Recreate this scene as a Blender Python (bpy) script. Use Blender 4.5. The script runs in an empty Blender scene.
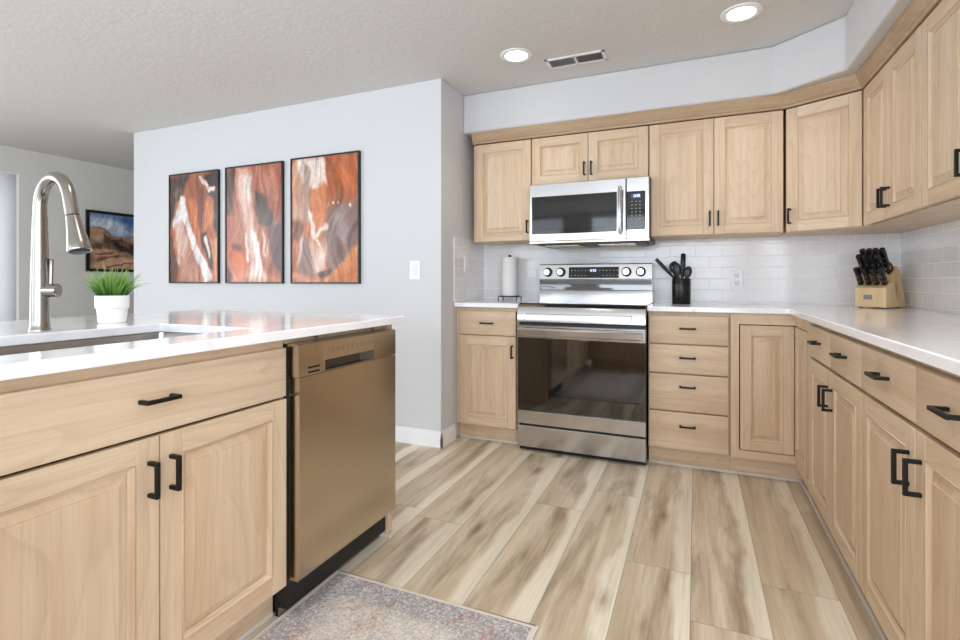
import bpy, bmesh, math, random
from mathutils import Vector, Matrix, noise as mnoise
R = math.radians
sc = bpy.context.scene
col = sc.collection
random.seed(4)

# ------------------------------------------------------------------ camera, world, lights, exposure
cam_d = bpy.data.cameras.new('camera')
cam_d.sensor_width = 36.0
cam_d.lens = 502.8 / 960 * 36.0
cam_d.shift_y = -39.5 / 960
cam_d.clip_start = 0.02
cam = bpy.data.objects.new('camera', cam_d)
cam.location = (0, 0, 1.0605)
cam.rotation_euler = (R(90), 0, 0.4053)
col.objects.link(cam)
sc.camera = cam

world = bpy.data.worlds.new('sky')
sc.world = world
world.use_nodes = True
wb = world.node_tree.nodes['Background']
wb.inputs['Color'].default_value = (0.80, 0.90, 1.0, 1)
wb.inputs['Strength'].default_value = 2.2

def area(name, loc, rot, sx, sy, power, color):
    l = bpy.data.lights.new(name, 'AREA')
    l.shape = 'RECTANGLE'; l.size = sx; l.size_y = sy
    l.energy = power; l.color = color
    o = bpy.data.objects.new(name, l)
    o.location = loc; o.rotation_euler = rot
    col.objects.link(o)
    return o
# daylight arriving through the windows of the rear wall and of the living room, plus one added side fill
area('daylight_kitchen', (-0.5, -3.72, 1.25), (R(70), 0, 0), 2.6, 2.1, 105, (0.79, 0.88, 1.0))
area('daylight_dining', (-4.0, -3.72, 1.25), (R(76), 0, 0), 3.2, 2.1, 70, (0.77, 0.88, 1.0))
area('daylight_living', (-6.20, -0.6, 1.30), (R(76), 0, R(-90)), 3.2, 1.9, 120, (0.80, 0.90, 1.0))
area('patio_side_fill', (1.20, -1.75, 1.15), (R(76), 0, R(90)), 2.4, 2.1, 130, (0.84, 0.92, 1.0))  # added fill through an unseen side opening, brightens the island fronts
area('daylight_beyond', (-6.9, 3.4, 1.3), (R(90), 0, R(180)), 0.9, 1.8, 22, (0.86, 0.93, 1.0))

vs = sc.view_settings
vs.view_transform = 'Standard'; vs.look = 'None'; vs.gamma = 1.0; vs.use_curve_mapping = False
vs.exposure = -0.14
try:
    sc.cycles.use_denoising = True
    sc.cycles.max_bounces = 10
    sc.cycles.diffuse_bounces = 6
    sc.cycles.caustics_reflective = False
    sc.cycles.caustics_refractive = False
except Exception:
    pass

# ------------------------------------------------------------------ helpers
def lin(c):
    return tuple(((v / 255) / 12.92 if v / 255 <= 0.04045 else ((v / 255 + 0.055) / 1.055) ** 2.4) for v in c)

def rgba(c): return (*lin(c), 1)

class MB:
    """collects shapes for one mesh object"""
    def __init__(s):
        s.v, s.f, s.m = [], [], []
    def add(s, verts, faces, mi=0):
        b = len(s.v)
        s.v += [tuple(p) for p in verts]
        for f in faces:
            s.f.append([b + i for i in f]); s.m.append(mi)
    def box(s, x0, x1, y0, y1, z0, z1, mi=0):
        x0, x1 = min(x0, x1), max(x0, x1); y0, y1 = min(y0, y1), max(y0, y1); z0, z1 = min(z0, z1), max(z0, z1)
        v = [(x0, y0, z0), (x1, y0, z0), (x1, y1, z0), (x0, y1, z0), (x0, y0, z1), (x1, y0, z1), (x1, y1, z1), (x0, y1, z1)]
        s.add(v, [(0, 3, 2, 1), (4, 5, 6, 7), (0, 1, 5, 4), (1, 2, 6, 5), (2, 3, 7, 6), (3, 0, 4, 7)], mi)
        return s
    def prism(s, pts, z0, z1, mi=0):
        n = len(pts)
        a = sum(pts[i][0] * pts[(i + 1) % n][1] - pts[(i + 1) % n][0] * pts[i][1] for i in range(n))
        if a < 0: pts = pts[::-1]
        v = [(p[0], p[1], z0) for p in pts] + [(p[0], p[1], z1) for p in pts]
        s.add(v, [tuple(range(n))[::-1], tuple(range(n, 2 * n))] + [(i, (i + 1) % n, n + (i + 1) % n, n + i) for i in range(n)], mi)
        return s
    def extrude_x(s, prof, x0, x1, mi=0):
        """profile of (y, z) points, swept along x"""
        n = len(prof)
        a = sum(prof[i][0] * prof[(i + 1) % n][1] - prof[(i + 1) % n][0] * prof[i][1] for i in range(n))
        if a < 0: prof = prof[::-1]
        v = [(x0, p[0], p[1]) for p in prof] + [(x1, p[0], p[1]) for p in prof]
        s.add(v, [tuple(range(n))[::-1], tuple(range(n, 2 * n))] + [(i, (i + 1) % n, n + (i + 1) % n, n + i) for i in range(n)], mi)
        return s
    def lathe(s, prof, c=(0, 0, 0), n=32, mi=0, axis='z'):
        vs_, fs = [], []
        for r, z in prof:
            for k in range(n):
                a = 2 * math.pi * k / n
                p = (r * math.cos(a), r * math.sin(a), z)
                if axis == 'y': p = (p[0], -z, p[1])       # z grows towards -y
                if axis == 'x': p = (z, p[0], p[1])
                vs_.append((p[0] + c[0], p[1] + c[1], p[2] + c[2]))
        m = len(prof)
        for j in range(m - 1):
            for k in range(n):
                fs.append((j * n + k, j * n + (k + 1) % n, (j + 1) * n + (k + 1) % n, (j + 1) * n + k))
        if prof[0][0] > 1e-6: fs.append(tuple(range(n))[::-1])
        if prof[-1][0] > 1e-6: fs.append(tuple(range((m - 1) * n, m * n)))
        s.add(vs_, fs, mi)
        return s
    def tube(s, path, rad, n=16, mi=0, flat=1.0, caps=True):
        P = [Vector(p) for p in path]
        if not isinstance(rad, (list, tuple)): rad = [rad] * len(P)
        t0 = (P[1] - P[0]).normalized()
        up = Vector((0, 0, 1)) if abs(t0.z) < 0.75 else Vector((0, 1, 0))
        nrm = t0.cross(up).normalized()
        vs_, fs = [], []
        for i, p in enumerate(P):
            t = (P[min(i + 1, len(P) - 1)] - P[max(i - 1, 0)]).normalized()
            nrm = (nrm - t * nrm.dot(t)).normalized()
            b = t.cross(nrm)
            for k in range(n):
                a = 2 * math.pi * k / n
                vs_.append(p + (nrm * math.cos(a) + b * math.sin(a) * flat) * rad[i])
        for i in range(len(P) - 1):
            for k in range(n):
                fs.append((i * n + k, i * n + (k + 1) % n, (i + 1) * n + (k + 1) % n, (i + 1) * n + k))
        if caps:
            fs.append(tuple(range(n))[::-1]); fs.append(tuple(range((len(P) - 1) * n, len(P) * n)))
        s.add(vs_, fs, mi)
        return s
    def rings(s, x0, x1, z0, z1, rings, mats=(0, 0), fill=True, back=None):
        """nested rectangles facing -y: rings = [(inset, y)], mats = (sides, top and bottom)"""
        b = []
        vs_ = []
        for ins, y in rings:
            vs_ += [(x0 + ins, y, z0 + ins), (x1 - ins, y, z0 + ins), (x1 - ins, y, z1 - ins), (x0 + ins, y, z1 - ins)]
        base = len(s.v)
        s.v += vs_
        for j in range(len(rings) - 1):
            for k in range(4):
                a, c = j * 4 + k, j * 4 + (k + 1) % 4
                s.f.append([base + a, base + c, base + c + 4, base + a + 4])
                s.m.append(mats[1] if k in (0, 2) else mats[0])
        if fill:
            j = (len(rings) - 1) * 4
            s.f.append([base + j, base + j + 1, base + j + 2, base + j + 3]); s.m.append(mats[0])
        s.f.append([base + 3, base + 2, base + 1, base]); s.m.append(mats[0])
        return s
    def build(s, name, mats, parent=None, bevel=0.0, smooth=35, loc=None, rotz=None, seg=2):
        me = bpy.data.meshes.new(name)
        me.from_pydata(s.v, [], s.f)
        if not isinstance(mats, (list, tuple)): mats = [mats]
        for m in mats: me.materials.append(m)
        me.polygons.foreach_set('material_index', s.m)
        bm = bmesh.new(); bm.from_mesh(me)
        bmesh.ops.recalc_face_normals(bm, faces=bm.faces)
        bm.to_mesh(me); bm.free()
        if smooth:
            me.polygons.foreach_set('use_smooth', [True] * len(me.polygons))
            me.set_sharp_from_angle(angle=R(smooth))
        me.update()
        o = bpy.data.objects.new(name, me)
        col.objects.link(o)
        if parent: o.parent = parent
        if loc: o.location = loc
        if rotz is not None: o.rotation_euler = (0, 0, rotz)
        if bevel:
            b = o.modifiers.new('bevel', 'BEVEL')
            b.width = bevel; b.segments = seg; b.limit_method = 'ANGLE'; b.angle_limit = R(40)
        return o

def tag(o, label=None, cat=None, group=None, kind=None):
    if label: o['label'] = label
    if cat: o['category'] = cat
    if group: o['group'] = group
    if kind: o['kind'] = kind
    return o

def thing(name, label, cat, loc=(0, 0, 0), rotz=0, group=None):
    o = bpy.data.objects.new(name, None)
    o.empty_display_size = 0.1
    col.objects.link(o)
    o.location = loc; o.rotation_euler = (0, 0, rotz)
    return tag(o, label, cat, group)

def copy_tree(o, parent=None):
    c = o.copy(); col.objects.link(c)
    if parent: c.parent = parent
    for ch in list(o.children): copy_tree(ch, c)
    return c

# ------------------------------------------------------------------ materials
def new_mat(name):
    m = bpy.data.materials.new(name); m.use_nodes = True
    return m, m.node_tree.nodes, m.node_tree.links, m.node_tree.nodes['Principled BSDF']

def plain(name, c, rough=0.5, metal=0.0, spec=0.5, bump=0.0, bscale=200, emit=0, coat=0):
    m, N, L, P = new_mat(name)
    P.inputs['Base Color'].default_value = rgba(c)
    P.inputs['Roughness'].default_value = rough
    P.inputs['Metallic'].default_value = metal
    P.inputs['Specular IOR Level'].default_value = spec
    P.inputs['Coat Weight'].default_value = coat
    if emit:
        P.inputs['Emission Color'].default_value = rgba(c)
        P.inputs['Emission Strength'].default_value = emit
    # a faint procedural variation so no surface is dead flat
    tc = N.new('ShaderNodeTexCoord'); nz = N.new('ShaderNodeTexNoise')
    nz.inputs['Scale'].default_value = bscale if bump else 35
    L.new(tc.outputs['Object'], nz.inputs['Vector'])
    if bump:
        nz.inputs['Detail'].default_value = 4
        bp = N.new('ShaderNodeBump'); bp.inputs['Strength'].default_value = bump; bp.inputs['Distance'].default_value = 0.004
        L.new(nz.outputs['Fac'], bp.inputs['Height']); L.new(bp.outputs['Normal'], P.inputs['Normal'])
    else:
        mr = N.new('ShaderNodeMapRange')
        mr.inputs['To Min'].default_value = max(0, rough - 0.04); mr.inputs['To Max'].default_value = min(1, rough + 0.04)
        L.new(nz.outputs['Fac'], mr.inputs['Value']); L.new(mr.outputs['Result'], P.inputs['Roughness'])
    return m

def mixrgb(N, L, fac, a, b, mode='MIX'):
    x = N.new('ShaderNodeMix'); x.data_type = 'RGBA'; x.blend_type = mode
    for sock, val in ((x.inputs[0], fac), (x.inputs[6], a), (x.inputs[7], b)):
        if hasattr(val, 'is_linked') or hasattr(val, 'links'): L.new(val, sock)
        else: sock.default_value = val
    return x.outputs[2]

def ramp(N, L, src, stops, interp='LINEAR'):
    r = N.new('ShaderNodeValToRGB'); r.color_ramp.interpolation = interp
    e = r.color_ramp.elements
    while len(e) < len(stops): e.new(0.5)
    for k, (p, c) in enumerate(stops):
        e[k].position = p; e[k].color = c if len(c) == 4 else (*c, 1)
    L.new(src, r.inputs['Fac'])
    return r.outputs['Color']

def wood(name, axis, a, b, c, rough=0.42):
    """straight-grained pale timber; axis 'v' runs the grain up, 'h' along x or y"""
    m, N, L, P = new_mat(name)
    tc = N.new('ShaderNodeTexCoord'); oi = N.new('ShaderNodeObjectInfo')
    off = N.new('ShaderNodeVectorMath'); off.operation = 'MULTIPLY_ADD'
    off.inputs[1].default_value = (1, 1, 1)
    sclr = N.new('ShaderNodeVectorMath'); sclr.operation = 'SCALE'; sclr.inputs[0].default_value = (7.3, 3.1, 5.7)
    L.new(oi.outputs['Random'], sclr.inputs['Scale'])
    L.new(tc.outputs['Object'], off.inputs[0]); L.new(sclr.outputs[0], off.inputs[2])
    def mapped(sx, sz):
        mp = N.new('ShaderNodeMapping')
        mp.inputs['Scale'].default_value = (sx, sx, sz) if axis == 'v' else (sz, sz * 6, sx)
        L.new(off.outputs[0], mp.inputs['Vector'])
        return mp.outputs['Vector']
    def nzt(vec, detail, rough_, dist=0.0):
        n = N.new('ShaderNodeTexNoise'); n.inputs['Scale'].default_value = 1; n.inputs['Detail'].default_value = detail
        n.inputs['Roughness'].default_value = rough_; n.inputs['Distortion'].default_value = dist
        L.new(vec, n.inputs['Vector']); return n.outputs['Fac']
    def mt(op, a_, b_):
        n = N.new('ShaderNodeMath'); n.operation = op
        for i_, v_ in enumerate((a_, b_)):
            if hasattr(v_, 'links'): L.new(v_, n.inputs[i_])
            else: n.inputs[i_].default_value = v_
        return n.outputs[0]
    broad = nzt(mapped(9, 0.7), 3, 0.55, 0.4)
    fine = nzt(mapped(170, 5.0), 5, 0.7)
    streak = nzt(mapped(55, 1.1), 4, 0.65, 0.2)
    # growth-ring contours: level lines of a stretched field make the cathedral arches
    field = mt('ADD', nzt(mapped(4.2, 0.62), 2, 0.45, 0.25), mt('MULTIPLY', fine, 0.012))
    ring_ = mt('FRACT', mt('MULTIPLY', field, 19.0), 0.0)
    c1 = ramp(N, L, broad, [(0.30, rgba(b)), (0.5, rgba(a)), (0.72, rgba(c))])
    gl = ramp(N, L, ring_, [(0.0, (0.87, 0.84, 0.81)), (0.22, (0.97, 0.96, 0.95)), (0.6, (1, 1, 1)), (0.94, (1.01, 1.01, 1.01)), (1.0, (0.87, 0.84, 0.81))])
    fl = ramp(N, L, fine, [(0.30, (0.88, 0.86, 0.835)), (0.52, (1, 1, 1)), (0.8, (1.04, 1.04, 1.04))])
    sl_ = ramp(N, L, streak, [(0.32, (0.90, 0.88, 0.86)), (0.55, (1, 1, 1)), (0.75, (1.04, 1.04, 1.04))])
    x = mixrgb(N, L, 0.60, c1, gl, 'MULTIPLY')
    x = mixrgb(N, L, 0.65, x, fl, 'MULTIPLY')
    x = mixrgb(N, L, 0.75, x, sl_, 'MULTIPLY')
    L.new(x, P.inputs['Base Color'])
    P.inputs['Roughness'].default_value = rough
    P.inputs['Specular IOR Level'].default_value = 0.4
    bp = N.new('ShaderNodeBump'); bp.inputs['Strength'].default_value = 0.10; bp.inputs['Distance'].default_value = 0.001
    L.new(fine, bp.inputs['Height']); L.new(bp.outputs['Normal'], P.inputs['Normal'])
    return m

WA, WB, WC = (215, 190, 162), (204, 176, 146), (222, 200, 175)
WV = wood('pale_oak_upright_grain', 'v', WA, WB, WC)
WH = wood('pale_oak_level_grain', 'h', WA, WB, WC)
WD = wood('shaded_oak_crown', 'h', (184, 157, 128), (174, 145, 114), (194, 168, 140))  # darker copy of the oak, shade of the tilted crown put into its colour
WOOD = [WV, WH]
BLK = plain('black_metal', (18, 17, 17), 0.45, 0.3)
BLKP = plain('black_plastic', (16, 16, 17), 0.35)
DARK = plain('gap_shade', (40, 30, 22), 0.8)  # dark colour standing in for shade inside gaps and slots
CREAM = plain('white_cream_shoe', (206, 199, 190), 0.5)

def steel(name, c, rough, horiz=True):
    m, N, L, P = new_mat(name)
    P.inputs['Base Color'].default_value = rgba(c); P.inputs['Metallic'].default_value = 1.0
    tc = N.new('ShaderNodeTexCoord'); mp = N.new('ShaderNodeMapping'); nz = N.new('ShaderNodeTexNoise')
    mp.inputs['Scale'].default_value = (3, 3, 420) if horiz else (420, 420, 3)
    nz.inputs['Scale'].default_value = 1; nz.inputs['Detail'].default_value = 2
    L.new(tc.outputs['Object'], mp.inputs['Vector']); L.new(mp.outputs['Vector'], nz.inputs['Vector'])
    mr = N.new('ShaderNodeMapRange'); mr.inputs['To Min'].default_value = rough - 0.008; mr.inputs['To Max'].default_value = rough + 0.008
    L.new(nz.outputs['Fac'], mr.inputs['Value']); L.new(mr.outputs['Result'], P.inputs['Roughness'])
    return m
STEEL = steel('brushed_steel', (202, 202, 204), 0.18)
STEELD = steel('reflection_tinted_steel', (200, 188, 168), 0.22)  # brown of the mirrored floor and oak mixed into the steel colour
NICKEL = steel('brushed_nickel', (148, 143, 136), 0.24, False)
GLASSB = plain('black_glass', (9, 9, 10), 0.05, 0.0, 1.0, coat=1.0)
GLASSB.node_tree.nodes['Principled BSDF'].inputs['Coat IOR'].default_value = 1.5
GLASSM = plain('tinted_oven_glass', (24, 23, 25), 0.05, 0.0, 0.5)
GLASSW = plain('microwave_glass', (8, 8, 9), 0.05, 0.0, 0.5)
SINKM = steel('sink_steel', (168, 164, 158), 0.30)
WHITE_PLASTIC = plain('white_plastic', (236, 236, 238), 0.4)
CERAMIC = plain('white_ceramic', (240, 240, 240), 0.35)

def wall_mat(name, c, bump=0.06, scale=90, rough=0.75):
    return plain(name, c, rough, 0, 0.25, bump, scale)
WALL = wall_mat('white_wall_paint', (209, 209, 211))
CEIL = wall_mat('textured_ceiling_paint', (216, 215, 214), 0.5, 45, 0.9)
FARW = wall_mat('pale_grey_wall_paint', (222, 220, 217))
TRIMM = plain('white_trim_paint', (240, 240, 242), 0.4)

# quartz
def quartz():
    m, N, L, P = new_mat('white_quartz')
    tc = N.new('ShaderNodeTexCoord')
    n1 = N.new('ShaderNodeTexNoise'); n1.inputs['Scale'].default_value = 22; n1.inputs['Detail'].default_value = 6; n1.inputs['Distortion'].default_value = 1.2
    n2 = N.new('ShaderNodeTexNoise'); n2.inputs['Scale'].default_value = 3.5; n2.inputs['Detail'].default_value = 5; n2.inputs['Distortion'].default_value = 2.2
    for n in (n1, n2): L.new(tc.outputs['Object'], n.inputs['Vector'])
    base = ramp(N, L, n2.outputs['Fac'], [(0.36, rgba((236, 236, 240))), (0.46, rgba((243, 243, 247))), (0.7, rgba((246, 246, 250)))])
    spk = ramp(N, L, n1.outputs['Fac'], [(0.27, (0.74, 0.72, 0.70)), (0.33, (1, 1, 1))])
    L.new(mixrgb(N, L, 0.8, base, spk, 'MULTIPLY'), P.inputs['Base Color'])
    P.inputs['Roughness'].default_value = 0.10
    P.inputs['Specular IOR Level'].default_value = 0.5
    return m
QUARTZ = quartz()

def tile(name, plane):
    m, N, L, P = new_mat(name)
    tc = N.new('ShaderNodeTexCoord'); sp = N.new('ShaderNodeSeparateXYZ'); cb = N.new('ShaderNodeCombineXYZ')
    L.new(tc.outputs['Object'], sp.inputs[0])
    L.new(sp.outputs['X' if plane == 'x' else 'Y'], cb.inputs['X']); L.new(sp.outputs['Z'], cb.inputs['Y'])
    br = N.new('ShaderNodeTexBrick')
    br.inputs['Scale'].default_value = 1.0
    br.inputs['Brick Width'].default_value = 0.153; br.inputs['Row Height'].default_value = 0.0715
    br.inputs['Mortar Size'].default_value = 0.0022; br.inputs['Mortar Smooth'].default_value = 0.15
    br.inputs['Color1'].default_value = rgba((232, 231, 231)); br.inputs['Color2'].default_value = rgba((226, 225, 226))
    br.inputs['Mortar'].default_value = rgba((243, 243, 243))
    L.new(cb.outputs[0], br.inputs['Vector'])
    L.new(br.outputs['Color'], P.inputs['Base Color'])
    mr = N.new('ShaderNodeMapRange'); mr.inputs['To Min'].default_value = 0.10; mr.inputs['To Max'].default_value = 0.6
    L.new(br.outputs['Fac'], mr.inputs['Value']); L.new(mr.outputs['Result'], P.inputs['Roughness'])
    nz = N.new('ShaderNodeTexNoise'); nz.inputs['Scale'].default_value = 9
    L.new(tc.outputs['Object'], nz.inputs['Vector'])
    ad = N.new('ShaderNodeMath'); ad.operation = 'MULTIPLY_ADD'; ad.inputs[1].default_value = 0.25
    inv = N.new('ShaderNodeMath'); inv.operation = 'SUBTRACT'; inv.inputs[0].default_value = 1
    L.new(br.outputs['Fac'], inv.inputs[1]); L.new(nz.outputs['Fac'], ad.inputs[0]); L.new(inv.outputs[0], ad.inputs[2])
    bp = N.new('ShaderNodeBump'); bp.inputs['Strength'].default_value = 0.5; bp.inputs['Distance'].default_value = 0.002
    L.new(ad.outputs[0], bp.inputs['Height']); L.new(bp.outputs['Normal'], P.inputs['Normal'])
    return m
TILEX = tile('white_subway_tile', 'x'); TILEY = tile('white_subway_tile_side', 'y')

def floor_mat():
    m, N, L, P = new_mat('weathered_plank')
    uv = N.new('ShaderNodeUVMap'); uv.uv_map = 'plank'
    at = N.new('ShaderNodeAttribute'); at.attribute_name = 'seed'
    sp = N.new('ShaderNodeSeparateXYZ'); L.new(uv.outputs['UV'], sp.inputs[0])
    sx = N.new('ShaderNodeSeparateXYZ'); L.new(at.outputs['Vector'], sx.inputs[0])
    def math_(op, a, b=None, c=None):
        n = N.new('ShaderNodeMath'); n.operation = op
        for i, v in enumerate((a, b, c)):
            if v is None: continue
            if hasattr(v, 'links'): L.new(v, n.inputs[i])
            else: n.inputs[i].default_value = v
        return n.outputs[0]
    def coords(kx, ky):
        cb = N.new('ShaderNodeCombineXYZ')
        L.new(math_('MULTIPLY', sp.outputs['X'], kx), cb.inputs['X'])
        L.new(math_('MULTIPLY', sp.outputs['Y'], ky), cb.inputs['Y'])
        L.new(math_('MULTIPLY', sx.outputs['X'], 37.0), cb.inputs['Z'])
        return cb.outputs[0]
    def nz(vec, detail=4, dist=0.0, rough=0.55):
        n = N.new('ShaderNodeTexNoise'); n.inputs['Scale'].default_value = 1
        n.inputs['Detail'].default_value = detail; n.inputs['Distortion'].default_value = dist; n.inputs['Roughness'].default_value = rough
        L.new(vec, n.inputs['Vector']); return n.outputs['Fac']
    broad = nz(coords(14, 0.9), 4, 0.3)
    wob = nz(coords(2.5, 1.6), 3)
    fine = nz(coords(110, 3.0), 5, 0.3, 0.68)
    blot = nz(coords(9, 1.25), 5, 0.35, 0.6)
    body = ramp(N, L, broad, [(0.28, rgba((176, 158, 134))), (0.45, rgba((200, 184, 160))), (0.58, rgba((212, 198, 176))), (0.75, rgba((224, 213, 194)))])
    # dark cloudy heartwood
    dk = ramp(N, L, blot, [(0.50, (0, 0, 0)), (0.72, (1, 1, 1))])
    body = mixrgb(N, L, math_('MULTIPLY', dk, 0.88), body, rgba((126, 104, 82)))
    # pale sapwood streak near the right edge of each board
    edge = math_('ADD', sp.outputs['X'], math_('MULTIPLY', math_('SUBTRACT', wob, 0.5), 0.16))
    st = ramp(N, L, edge, [(0.157, (0, 0, 0)), (0.182, (1, 1, 1))])
    body = mixrgb(N, L, math_('MULTIPLY', st, math_('MULTIPLY_ADD', sx.outputs['Y'], 0.4, 0.6)), body, rgba((234, 226, 209)))
    fl = ramp(N, L, fine, [(0.30, (0.80, 0.78, 0.75)), (0.52, (1, 1, 1)), (0.8, (1.05, 1.05, 1.05))])
    body = mixrgb(N, L, 0.75, body, fl, 'MULTIPLY')
    # knots: elongated dark eyes
    vo = N.new('ShaderNodeTexVoronoi'); vo.inputs['Scale'].default_value = 1
    L.new(coords(6.5, 2.1), vo.inputs['Vector'])
    kn = ramp(N, L, math_('ADD', vo.outputs['Distance'], math_('MULTIPLY', math_('SUBTRACT', fine, 0.5), 0.12)), [(0.06, (0.42, 0.35, 0.29)), (0.11, (0.76, 0.71, 0.65)), (0.21, (1, 1, 1))])
    body = mixrgb(N, L, 0.8, body, kn, 'MULTIPLY')
    # board joints
    ex = math_('MINIMUM', sp.outputs['X'], math_('SUBTRACT', 0.228, sp.outputs['X']))
    ey = math_('MINIMUM', sp.outputs['Y'], math_('SUBTRACT', 1.5, sp.outputs['Y']))
    jm = math_('LESS_THAN', math_('MINIMUM', ex, ey), 0.0013)
    body = mixrgb(N, L, math_('MULTIPLY', jm, 0.55), body, rgba((96, 78, 60)))
    L.new(body, P.inputs['Base Color'])
    P.inputs['Roughness'].default_value = 0.42; P.inputs['Specular IOR Level'].default_value = 0.4
    bp = N.new('ShaderNodeBump'); bp.inputs['Strength'].default_value = 0.12; bp.inputs['Distance'].default_value = 0.001
    L.new(fine, bp.inputs['Height']); L.new(bp.outputs['Normal'], P.inputs['Normal'])
    return m
PLANK = floor_mat()

# ------------------------------------------------------------------ structure
ZC = 2.345
X_R, X_L, Y_B, Y_REAR = 1.06, -6.05, 3.52, -3.6
def struct(o): return tag(o, kind='structure')

def build_floor():
    mb = MB(); uvs = []; seeds = []
    W, LN = 0.228, 1.5
    fixed = {-1: 1.97, -2: 2.56, -3: 2.31, 0: 3.2, 1: 2.0, 2: 2.7}
    k0, k1 = int((X_L - 1.6) / W) - 1, int((X_R + 0.3) / W) + 1
    for k in range(k0, k1 + 1):
        xa = -0.016 + k * W
        off = fixed.get(k, random.uniform(0, LN)) % LN
        y = -4.2 - LN + off + 0.3 - ((-4.2 + 0.3) % LN) + LN * 0
        y = off - LN * 5
        while y < 6.4:
            if y + LN > Y_REAR - 0.2:
                mb.add([(xa, y, 0), (xa + W, y, 0), (xa + W, y + LN, 0), (xa, y + LN, 0)], [(0, 1, 2, 3)])
                uvs += [(0, 0), (W, 0), (W, LN), (0, LN)]
                s = (random.random(), random.random(), random.random())
                seeds += [s] * 4
            y += LN
    o = mb.build('floor', PLANK, smooth=0)
    me = o.data
    ul = me.uv_layers.new(name='plank')
    at = me.attributes.new('seed', 'FLOAT_VECTOR', 'POINT')
    for p in me.polygons:
        for li in p.loop_indices:
            ul.data[li].uv = uvs[me.loops[li].vertex_index]
    for i, s in enumerate(seeds): at.data[i].vector = s
    return struct(o)
build_floor()

struct(MB().box(-7.7, X_R + 0.12, Y_REAR - 0.12, 6.4, ZC, ZC + 0.1).build('ceiling', CEIL, smooth=0))
struct(MB().box(-1.484, X_R, Y_B, Y_B + 0.1, 0, ZC).build('wall_back', WALL, smooth=0))
m = MB().box(X_R, X_R + 0.1, -0.45, Y_B + 0.1, 0, ZC).box(X_R, X_R + 0.1, Y_REAR, -3.05, 0, ZC).box(X_R, X_R + 0.1, -3.05, -0.45, 2.1, ZC)
struct(m.build('wall_right', WALL, smooth=0))
m = MB()
for a, b in ((-3.05, -2.98), (-1.79, -1.71), (-0.52, -0.45)): m.box(X_R + 0.02, X_R + 0.07, a, b, 0, 2.1)
m.box(X_R + 0.02, X_R + 0.07, -2.98, -0.52, 2.03, 2.1).box(X_R + 0.02, X_R + 0.07, -2.98, -0.52, 0, 0.06)
struct(m.build('added_door_1', TRIMM, smooth=0))  # unseen patio door frame, added with its opening for the side fill
struct(MB().box(-4.498, -1.484, 2.833, 6.2, 0, ZC).build('wall_centre', WALL, smooth=0, bevel=0.006, seg=3))
# far living room wall with a doorway at its near end
m = MB()
m.box(X_L - 0.05, X_L, 2.727, 6.2, 0, ZC).box(X_L - 0.05, X_L, 1.80, 2.727, 2.097, ZC).box(X_L - 0.05, X_L, 1.0, 1.80, 0, ZC).box(X_L - 0.05, X_L, Y_REAR, -2.2, 0, ZC).box(X_L - 0.05, X_L, -2.2, 1.0, 0, 0.35).box(X_L - 0.05, X_L, -2.2, 1.0, 2.1, ZC)
struct(m.build('wall_far', FARW, smooth=0))
struct(MB().box(X_L - 0.12, -4.498, 6.2, 6.3, 0, ZC).build('wall_passage', FARW, smooth=0))
struct(MB().box(-7.7, -7.6, -0.5, 6.2, 0, ZC).build('wall_room_beyond', WALL, smooth=0))
struct(MB().box(-7.6, X_L - 0.05, 3.9, 4.0, 0, ZC).box(-7.6, X_L - 0.05, -0.5, -0.4, 0, ZC).build('wall_side_beyond', WALL, smooth=0))
# rear wall with two window openings
m = MB()
wins = [(-5.4, -2.5, 0.25, 2.1), (-1.6, 0.6, 0.35, 2.1)]
m.box(X_L - 0.12, -5.4, Y_REAR - 0.1, Y_REAR, 0, ZC).box(-2.5, -1.6, Y_REAR - 0.1, Y_REAR, 0, ZC).box(0.6, X_R + 0.1, Y_REAR - 0.1, Y_REAR, 0, ZC)
for a, b, c, d in wins:
    m.box(a, b, Y_REAR - 0.1, Y_REAR, 0, c).box(a, b, Y_REAR - 0.1, Y_REAR, d, ZC)
struct(m.build('wall_rear', WALL, smooth=0))
for i, (a, b, c, d) in enumerate(wins):
    f = MB()
    t = 0.05
    f.box(a, b, Y_REAR - 0.07, Y_REAR - 0.02, c, c + t).box(a, b, Y_REAR - 0.07, Y_REAR - 0.02, d - t, d)
    f.box(a, a + t, Y_REAR - 0.07, Y_REAR - 0.02, c + t, d - t).box(b - t, b, Y_REAR - 0.07, Y_REAR - 0.02, c + t, d - t)
    f.box((a + b) / 2 - t / 2, (a + b) / 2 + t / 2, Y_REAR - 0.07, Y_REAR - 0.02, c + t, d - t)
    struct(f.build('window_%d' % (i + 1), TRIMM, smooth=0))

f = MB()
for a, b in ((-2.2, -2.14), (-0.63, -0.57), (0.94, 1.0)): f.box(X_L - 0.05, X_L - 0.005, a, b, 0.35, 2.1)
f.box(X_L - 0.05, X_L - 0.005, -2.14, 0.94, 0.35, 0.41).box(X_L - 0.05, X_L - 0.005, -2.14, 0.94, 2.04, 2.1)
struct(f.build('window_3', TRIMM, smooth=0))
# soffit above the wall cabinets, soft lower edge
m = MB().prism([(-1.484, Y_B), (-1.484, 3.161), (0.385, 3.161), (0.665, 2.93), (0.665, 1.2), (X_R, 1.2), (X_R, Y_B)], 2.078, ZC)
struct(m.build('wall_soffit', WALL, bevel=0.012, seg=3))

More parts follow.
